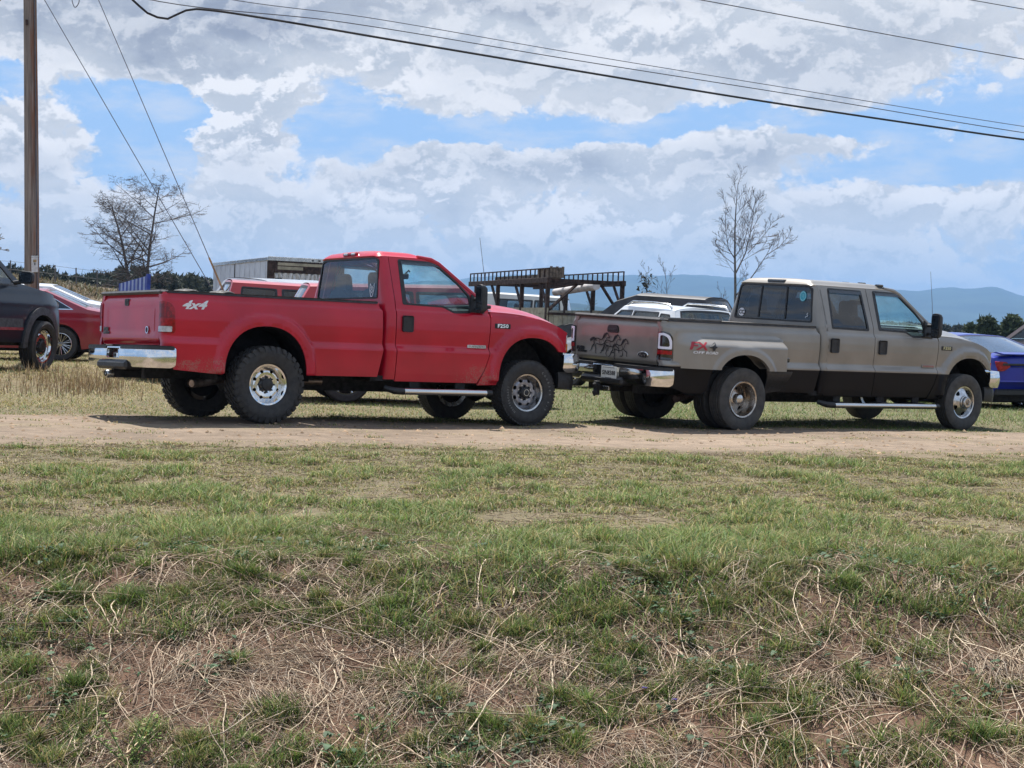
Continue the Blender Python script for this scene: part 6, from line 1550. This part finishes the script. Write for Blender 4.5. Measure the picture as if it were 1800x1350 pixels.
def build_weeds():
    """broad leaved weeds: rosettes of rounded leaves low on the bank, and a leafy sprig at the lower left"""
    g = np.random.default_rng(41); V = []; T = []; C = []
    def leaf(p, az, L, W, rise, col):
        n0 = len(V); d = np.array([math.cos(az), math.sin(az), 0]); s = np.array([-d[1], d[0], 0])
        for t, w in ((0, .12), (.35, .85), (.7, 1.0), (1, .25)):
            c = p + d*L*t + np.array([0, 0, rise*math.sin(t*2.2)])
            V.append(c - s*W*.5*w); V.append(c + s*W*.5*w + np.array([0, 0, .15*W]))
        for k in range(3): T.extend([(n0+2*k, n0+2*k+1, n0+2*k+3), (n0+2*k, n0+2*k+3, n0+2*k+2)])
        C.extend([col]*8)
    bx, by = frustum(520, 6.5, 9.4, g, pad=.3); sel = fbm(bx*1.4, by*1.4, 141, 3) > .02
    for x, y in zip(bx[sel], by[sel]):
        c0 = np.array([.040, .085, .034])*g.uniform(.8, 1.35)
        for k in range(int(g.integers(4, 10))):
            px_, py_ = x+g.normal(0, .03), y+g.normal(0, .03); L = g.uniform(.018, .045)
            leaf(np.array([px_, py_, HZf(px_, py_)+.012+g.random()*.03]), g.uniform(0, 6.28), L, L*g.uniform(.5, .9), g.uniform(.005, .02), c0*g.uniform(.8, 1.2))
    o = fast_mesh('clover_leaves', V, T, MT['leafm'], color=np.array(C)); tag(o, 'small dark clover leaves low on the bank', 'weeds', kind='stuff')
    # leafy sprig
    V.clear(); T.clear(); C.clear()
    sx, sy = -1.56, 7.02; z0 = HZf(sx, sy); root = empty('leafy_weed', (sx, sy, z0))
    tag(root, 'bright green leafy sprig standing at the lower left of the bank', 'weed')
    stem = MB()
    for b in range(6):
        a0 = g.uniform(0, 6.28); pts = [np.array([0, 0, 0.])]; L = g.uniform(.10, .20)
        for k in range(6): pts.append(pts[-1] + np.array([math.cos(a0)*.022, math.sin(a0)*.022, L/6])*g.uniform(.8, 1.2))
        stem.tube(pts, [.0028]*6+[.001], 5)
        for k in range(1, 7):
            for j in range(4): leaf(pts[k], g.uniform(0, 6.28), g.uniform(.02, .038), g.uniform(.006, .011), g.uniform(-.004, .014), np.array([.15, .23, .04])*g.uniform(.8, 1.2))
    stem.build('stem', MT['leafstem'], root); fast_mesh('leaves', V, T, MT['leafm'], root, color=np.array(C))
    # three tiny violets
    for i, (fx, fy, lab) in enumerate(((1135, 1215, 'small purple violet among straw, leftmost of two'), (1188, 1236, 'small blue violet among straw, right of the purple one'))):
        D = 7.45; x = (fx-900)/FPX*D; 
        for _ in range(12):
            z = HZf(x, D)+.03; dep = (fy-HZ)/FPX; D = -z/dep*.5+D*.5; x = (fx-900)/FPX*D
        z = HZf(x, D); r = empty('violet_flower', (x, D, z)); tag(r, lab, 'flower', group='violets on the bank')
        mb = MB()
        for k in range(5):
            a = k*2*math.pi/5; mb.add([(0, 0, .035), (.010*math.cos(a-.5), .010*math.sin(a-.5), .040), (.017*math.cos(a), .017*math.sin(a), .036), (.010*math.cos(a+.5), .010*math.sin(a+.5), .040)], [(0, 1, 2, 3)])
        mb.build('petals', MT['violet'], r, smooth=False); MB().tube([(0, 0, -.005), (.002, 0, .036)], .0012, 5).build('stem', MT['leafstem'], r)
MT['leafstem'] = plain('green stem', (.10, .16, .035), .7); MT['violet'] = plain('violet petals', (.075, .045, .30), .6)

def tree_tubes(segs, sides=5):
    V = []; F = []
    for (p, q, r0, r1) in segs:
        p, q = np.array(p), np.array(q); d = q-p; L = np.linalg.norm(d)
        if L < 1e-6: continue
        d /= L; u = np.cross(d, [0, 0, 1.]) if abs(d[2]) < .95 else np.cross(d, [1., 0, 0]); u /= np.linalg.norm(u); w = np.cross(d, u)
        sd_ = sides if r0 > .02 else 3; n0 = len(V)
        for c, r in ((p, r0), (q, r1)):
            for k in range(sd_): a = 2*math.pi*k/sd_; V.append(c+(u*math.cos(a)+w*math.sin(a))*r)
        for k in range(sd_): F.append((n0+k, n0+(k+1) % sd_, n0+sd_+(k+1) % sd_, n0+sd_+k))
    return V, F
def grow(p, d, L, r, lvl, g, segs, up=.1, spread=.6, nseg=5, kids=(5, 4, 3, 3), lenf=(.5, .55, .55, .5), wob=.10, lo=.25, rmin=.006, env=False):
    p = np.array(p, float); d = np.array(d, float); step = L/nseg; pts = [p]
    for k in range(nseg):
        d = d + np.array([g.normal(0, wob), g.normal(0, wob), g.normal(0, wob*.6)+up*.25]); d /= np.linalg.norm(d)
        q = p + d*step; r0 = max(rmin, r*(1-.75*k/nseg)); r1 = max(rmin, r*(1-.75*(k+1)/nseg)); segs.append((p, q, r0, r1)); p = q; pts.append(p)
    if lvl >= len(kids): return
    for j in range(kids[lvl]):
        t = lo + (1-lo)*(j+g.random())/kids[lvl]; k = min(nseg-1, int(t*nseg)); b = pts[k] + (pts[k+1]-pts[k])*(t*nseg-k)
        ax = pts[k+1]-pts[k]; ax /= np.linalg.norm(ax)
        az = g.uniform(0, 6.28); o = np.array([math.cos(az), math.sin(az), 0]); o -= ax*(o@ax); o /= np.linalg.norm(o)+1e-9
        sp = spread*g.uniform(.75, 1.25); dd = ax*math.cos(sp) + o*math.sin(sp)
        grow(b, dd, L*lenf[lvl]*g.uniform(.7, 1.2)*((.30+.85*math.sin(math.pi*min(1., max(0., (t-.12)/.95)))) if env else (1.15-.55*t)), max(rmin, r*(1-.7*t)*.55), lvl+1, g, segs, up, spread, max(3, nseg-1), kids, lenf, wob*1.15, lo*.7, rmin)

def build_trees():
    g = np.random.default_rng(77)
    # bare spreading tree with two stems, behind the red truck's tailgate
    D = 62; x = at(245, D); z0 = HZf(x, D); top = zpix(326, D)
    r = empty('bare_tree', (x, D, z0)); tag(r, 'bare two-stemmed spreading tree behind the red tailgate', 'tree')
    Hh = top-z0
    for sx, f, nm in ((-.16, .90, 0), (.14, 1.0, 1)):
        segs = []; grow((sx*1.2, 0, 0), (sx*.25, 0, 1), Hh*f, .085, 0, g, segs, up=.10, spread=1.10, nseg=10, kids=(20, 9, 5, 4), lenf=(.31, .50, .55, .5), wob=.05, lo=.20, rmin=.004, env=True)
        tk = [s for s in segs if s[2] > .045]; br = [s for s in segs if s[2] <= .045]
        mk('trunk', *tree_tubes(tk, 7), MT['bark'], r); mk('branches', *tree_tubes(br), MT['bark'], r)
    # slender tree with upswept limbs behind the pewter truck's cab
    D = 50; x = at(1292, D); z0 = HZf(x, D); top = zpix(320, D); Hh = top-z0
    r = empty('bare_tree', (x, D, z0)); tag(r, 'slender bare tree with upswept limbs behind the pewter crew cab', 'tree')
    sc_ = D/FPX; base_y = HZ - z0/sc_
    def P(px_, py_, yy=0.): return np.array([(px_-1292)*sc_, yy, (base_y-py_)*sc_])
    segs = []
    def limb(pts, r0, r1, kids, L, seedup=.3):
        pts = [np.array(p) for p in pts]
        for i in range(len(pts)-1):
            t0, t1 = i/(len(pts)-1), (i+1)/(len(pts)-1); segs.append((pts[i], pts[i+1], r0+(r1-r0)*t0, r0+(r1-r0)*t1))
        for j in range(kids):
            t = .12+.88*(j+g.random()*.7)/kids; k = min(len(pts)-2, int(t*(len(pts)-1))); f = t*(len(pts)-1)-k; b = pts[k]+(pts[k+1]-pts[k])*f; ax = pts[k+1]-pts[k]; ax /= np.linalg.norm(ax)
            s_ = 1 if j % 2 else -1; o = np.array([s_*g.uniform(.5, 1), g.uniform(-1, 1), 0]); o -= ax*(o@ax); o /= np.linalg.norm(o); sp = g.uniform(.45, .80)
            grow(b, ax*math.cos(sp)+o*math.sin(sp), L*1.2*g.uniform(.55, 1.1)*(1.15-.6*t), .009, 0, g, segs, up=.16, spread=.62, nseg=5, kids=(6, 4), lenf=(.58, .55), wob=.06, lo=.15, rmin=.0034)
    limb([P(1292, base_y), P(1292, 500), P(1291, 452), P(1291, 400), P(1293, 360), P(1296, 322)], .045, .006, 14, .85)
    limb([P(1291, 455), P(1281, 436, .2), P(1277, 405, .3), P(1276, 345, .35)], .018, .005, 9, .5)
    limb([P(1291, 452), P(1304, 432, -.2), P(1313, 395, -.3), P(1325, 350, -.4)], .018, .005, 8, .5)
    limb([P(1293, 480), P(1312, 445, .3), P(1322, 405, .4), P(1332, 340, .5)], .024, .006, 13, .7)
    limb([P(1316, 445, .3), P(1335, 425, .4), P(1352, 405, .5), P(1364, 385, .5)], .014, .006, 8, .5)
    limb([P(1293, 520), P(1318, 487, -.4), P(1342, 450, -.5), P(1353, 425, -.6)], .022, .005, 6, .45)
    limb([P(1342, 450, -.5), P(1365, 435, -.5), P(1382, 415, -.5)], .014, .006, 7, .4)
    limb([P(1291, 465), P(1270, 450, 0), P(1259, 432, 0), P(1254, 418, 0)], .011, .005, 2, .2)
    mk('trunk', *tree_tubes([s for s in segs if s[2] > .03], 7), MT['barkpale'], r); mk('branches', *tree_tubes([s for s in segs if s[2] <= .03]), MT['bark'], r)
    # a tree cut by the left edge of the view
    D = 44; x = at(-62, D); z0 = HZf(x, D); r = empty('bare_tree', (x, D, z0)); tag(r, 'bare tree reaching in at the left edge of the view', 'tree')
    segs = []; grow((0, 0, 0), (0, 0, 1), zpix(270, D)-z0, .13, 0, g, segs, up=.1, spread=.95, nseg=8, kids=(12, 6, 5, 3), lenf=(.30, .5, .5, .5), wob=.07, lo=.35, rmin=.009)
    mk('trunk', *tree_tubes([s for s in segs if s[2] > .045], 7), MT['bark'], r); mk('branches', *tree_tubes([s for s in segs if s[2] <= .045]), MT['bark'], r)
    # thin saplings between the parked cars
    for px_, ty, D, lab, lf in ((1131, 478, 50, 'thin sapling with a few dark leaves left at its top', 1), (1181, 470, 52, 'thin leafless sapling right of the one with dark leaves', 0), (1025, 525, 60, 'small twiggy sapling behind the ladder rack', 0), (1264, 515, 55, 'low twiggy sapling beside the pewter cab', 0)):
        x = at(px_, D); z0 = HZf(x, D); hh = zpix(ty, D)-z0; r = empty('sapling', (x, D, z0)); tag(r, lab, 'sapling', group='saplings behind the parked cars')
        segs = []; grow((0, 0, 0), (.03, 0, 1), hh, .020, 0, g, segs, up=.12, spread=.55, nseg=7, kids=(10, 3, 2), lenf=(.22, .5, .5), wob=.04, lo=.5, rmin=.004)
        mk('trunk', *tree_tubes([s for s in segs if s[2] > .012], 5), MT['bark'], r); mk('branches', *tree_tubes([s for s in segs if s[2] <= .012]), MT['bark'], r)
        if lf:
            V = []; T = []; C = []
            for k in range(150):
                t = g.uniform(.55, 1.0); p = np.array([g.normal(.1, .16+.10*(1-t)), g.normal(0, .2), hh*t-.05]); 
                a = g.normal(0, 1, (3, 3))*.05; n0 = len(V); V += [p+a[0], p+a[1], p+a[2]]; T.append((n0, n0+1, n0+2)); C += [np.array([.028, .030, .024])*g.uniform(.6, 1.6)]*3
            fast_mesh('leaves', V, T, MT['needle'], r, color=np.array(C))
    # pines far off on the right
    def pine(px_, top, D, wpx, lab, base=None):
        x = at(px_, D); z0 = HZf(x, D); hh = zpix(top, D)-z0; r = empty('pine_tree', (x, D, z0)); tag(r, lab, 'tree', group='pines beyond the blue car')
        MB().tube([(0, 0, 0), (.1, 0, hh*.5), (.05, 0, hh*.97)], [.16, .12, .03], 6).build('trunk', MT['bark'], r)
        V = []; T = []; C = []; W = wpx/FPX*D*.5; cl = []
        for k in range(58):
            t = 1-g.random()**1.3*.78; rad = W*(1-t)**.55*1.15+.12; a = g.uniform(0, 6.28); q = math.sqrt(g.random()); cl.append((rad*q*math.cos(a), rad*q*math.sin(a), hh*t, g.uniform(.25, .62)*(.55+W*.35)))
        for cx, cy, cz, cr in cl:
            tone = g.uniform(.65, 1.5)
            for k in range(85):
                v = g.normal(0, 1, 3); v /= np.linalg.norm(v); p = np.array([cx, cy, cz]) + v*cr*g.random()**.4*np.array([1, 1, .6]); a = g.normal(0, .16, (2, 3)); n0 = len(V); V += [p, p+a[0], p+a[1]]; T.append((n0, n0+1, n0+2))
                C += [np.array([.052, .068, .036])*tone*g.uniform(.7, 1.3)]*3
        fast_mesh('crown', V, T, MT['needle'], r, color=np.array(C))
    pine(1734, 563, 120, 34, 'rounded dark pine beyond the blue car, left of the tallest pine')
    pine(1708, 575, 125, 20, 'small dark pine left of the rounded pine beyond the blue car')
    pine(1780, 561, 118, 38, 'tallest dark pine with pointed top beyond the blue car')
    pine(1757, 580, 130, 18, 'smallest pine standing between the rounded and the tallest pine')
    pine(1797, 578, 118, 24, 'pine crown cut by the right edge of the view')
    # far woods: one dark mass on the left hill, a low line on the right
    V = []; T = []; C = []
    def wood(px0, px1, D0, D1, topf, n, tone, size):
        for k in range(n):
            px_ = g.uniform(px0, px1); D = g.uniform(D0, D1); x = at(px_, D); zt = zpix(topf(px_), D)*g.uniform(.80, 1.06); zb = HZf(x, D)-1
            if zt < zb+1: zt = zb+2.5
            wd = g.uniform(.8, 1.6)*size; tn = tone*g.uniform(.6, 1.5)
            m_ = int(420)
            for j in range(m_):
                t = g.random(); zz = zb + (zt-zb)*(.1+.9*t); rr = wd*(1.05-t**2.2)*math.sqrt(g.random()); a = g.uniform(0, 6.28)
                p = np.array([x+rr*math.cos(a), D+rr*math.sin(a), zz]); q = g.normal(0, .19*size, (2, 3)); n0 = len(V); V.extend([p, p+q[0], p+q[1]]); T.append((n0, n0+1, n0+2)); C.extend([np.array([.046, .052, .036])*tn*g.uniform(.7, 1.35)]*3)
    wood(-40, 400, 190, 230, lambda p: np.interp(p, [-40, 20, 60, 85, 110, 140, 190, 215, 240, 265, 300, 330, 360, 400], [470, 474, 474, 473, 484, 490, 484, 473, 475, 486, 484, 487, 494, 500]), 330, 1.0, 1.5)
    wood(330, 640, 220, 260, lambda p: np.interp(p, [330, 640], [492, 520]), 160, 1.0, 1.6)
    wood(640, 1420, 380, 460, lambda p: 566+3*math.sin(p*.05), 150, .9, 2.0)
    wood(1420, 1850, 300, 380, lambda p: np.interp(p, [1420, 1640, 1690, 1850], [565, 571, 576, 580])+2*math.sin(p*.2), 200, .95, 1.6)
    tag(fast_mesh('far_woods', V, T, MT['needle'], color=np.array(C)), 'dark pine woods along the far edge of the fields', 'woods', kind='stuff')
def build_grit():
    g = np.random.default_rng(91); V = []; T = []; C = []
    n = 1500; t = g.uniform(-4, 14, n); s = TRK_W*g.random(n)
    for a, b in zip(t, s):
        x, y = TRK0 + a*PD + b*PN; r = g.uniform(.006, .026)*(1.6 if g.random() < .06 else 1); z = HZf(x, y)+.008; n0 = len(V); k = 6
        for j in range(k): an = 6.283*j/k; q = r*g.uniform(.7, 1.2); V.append((x+q*math.cos(an), y+q*math.sin(an), z))
        V.append((x+g.normal(0, r*.2), y+g.normal(0, r*.2), z+r*g.uniform(.5, .9))); c = np.array([.27, .19, .125])*g.uniform(.5, 1.25)
        C += [c]*(k+1); T += [(n0+j, n0+(j+1) % k, n0+k) for j in range(k)]
    tag(fast_mesh('track_grit', V, T, MT['grit'], color=np.array(C)), 'small clods and stones lying on the dirt track', 'gravel', kind='stuff')
    x = []; y = []
    for _ in range(520):
        a, b = g.uniform(-4, 14), g.choice([g.normal(.25, .3), g.normal(TRK_W-.3, .35), g.normal(2.4, .5)], p=[.45, .40, .15]); p = TRK0+a*PD+b*PN; k = int(g.integers(10, 50)); x += list(g.normal(p[0], .09, k)); y += list(g.normal(p[1], .05, k))
    x, y = np.array(x), np.array(y); n = len(x); col = pick(GREEN, n, g); yl = g.random(n) < .6; col[yl] = pick(YELL, yl.sum(), g); h = g.uniform(.012, .05, n)
    blades('track_tufts', np.c_[x, y, H(x, y)], h, g.uniform(.006, .011, n), h*g.uniform(.5, 2, n), col, 'thin tufts of grass creeping onto the track', 'grass', seg=2, seed=93)
MT['grit'] = vcol('grit', .95, 0, .1, .2)
build_grit(); build_grass(); build_straw(); build_weeds(); build_trees()
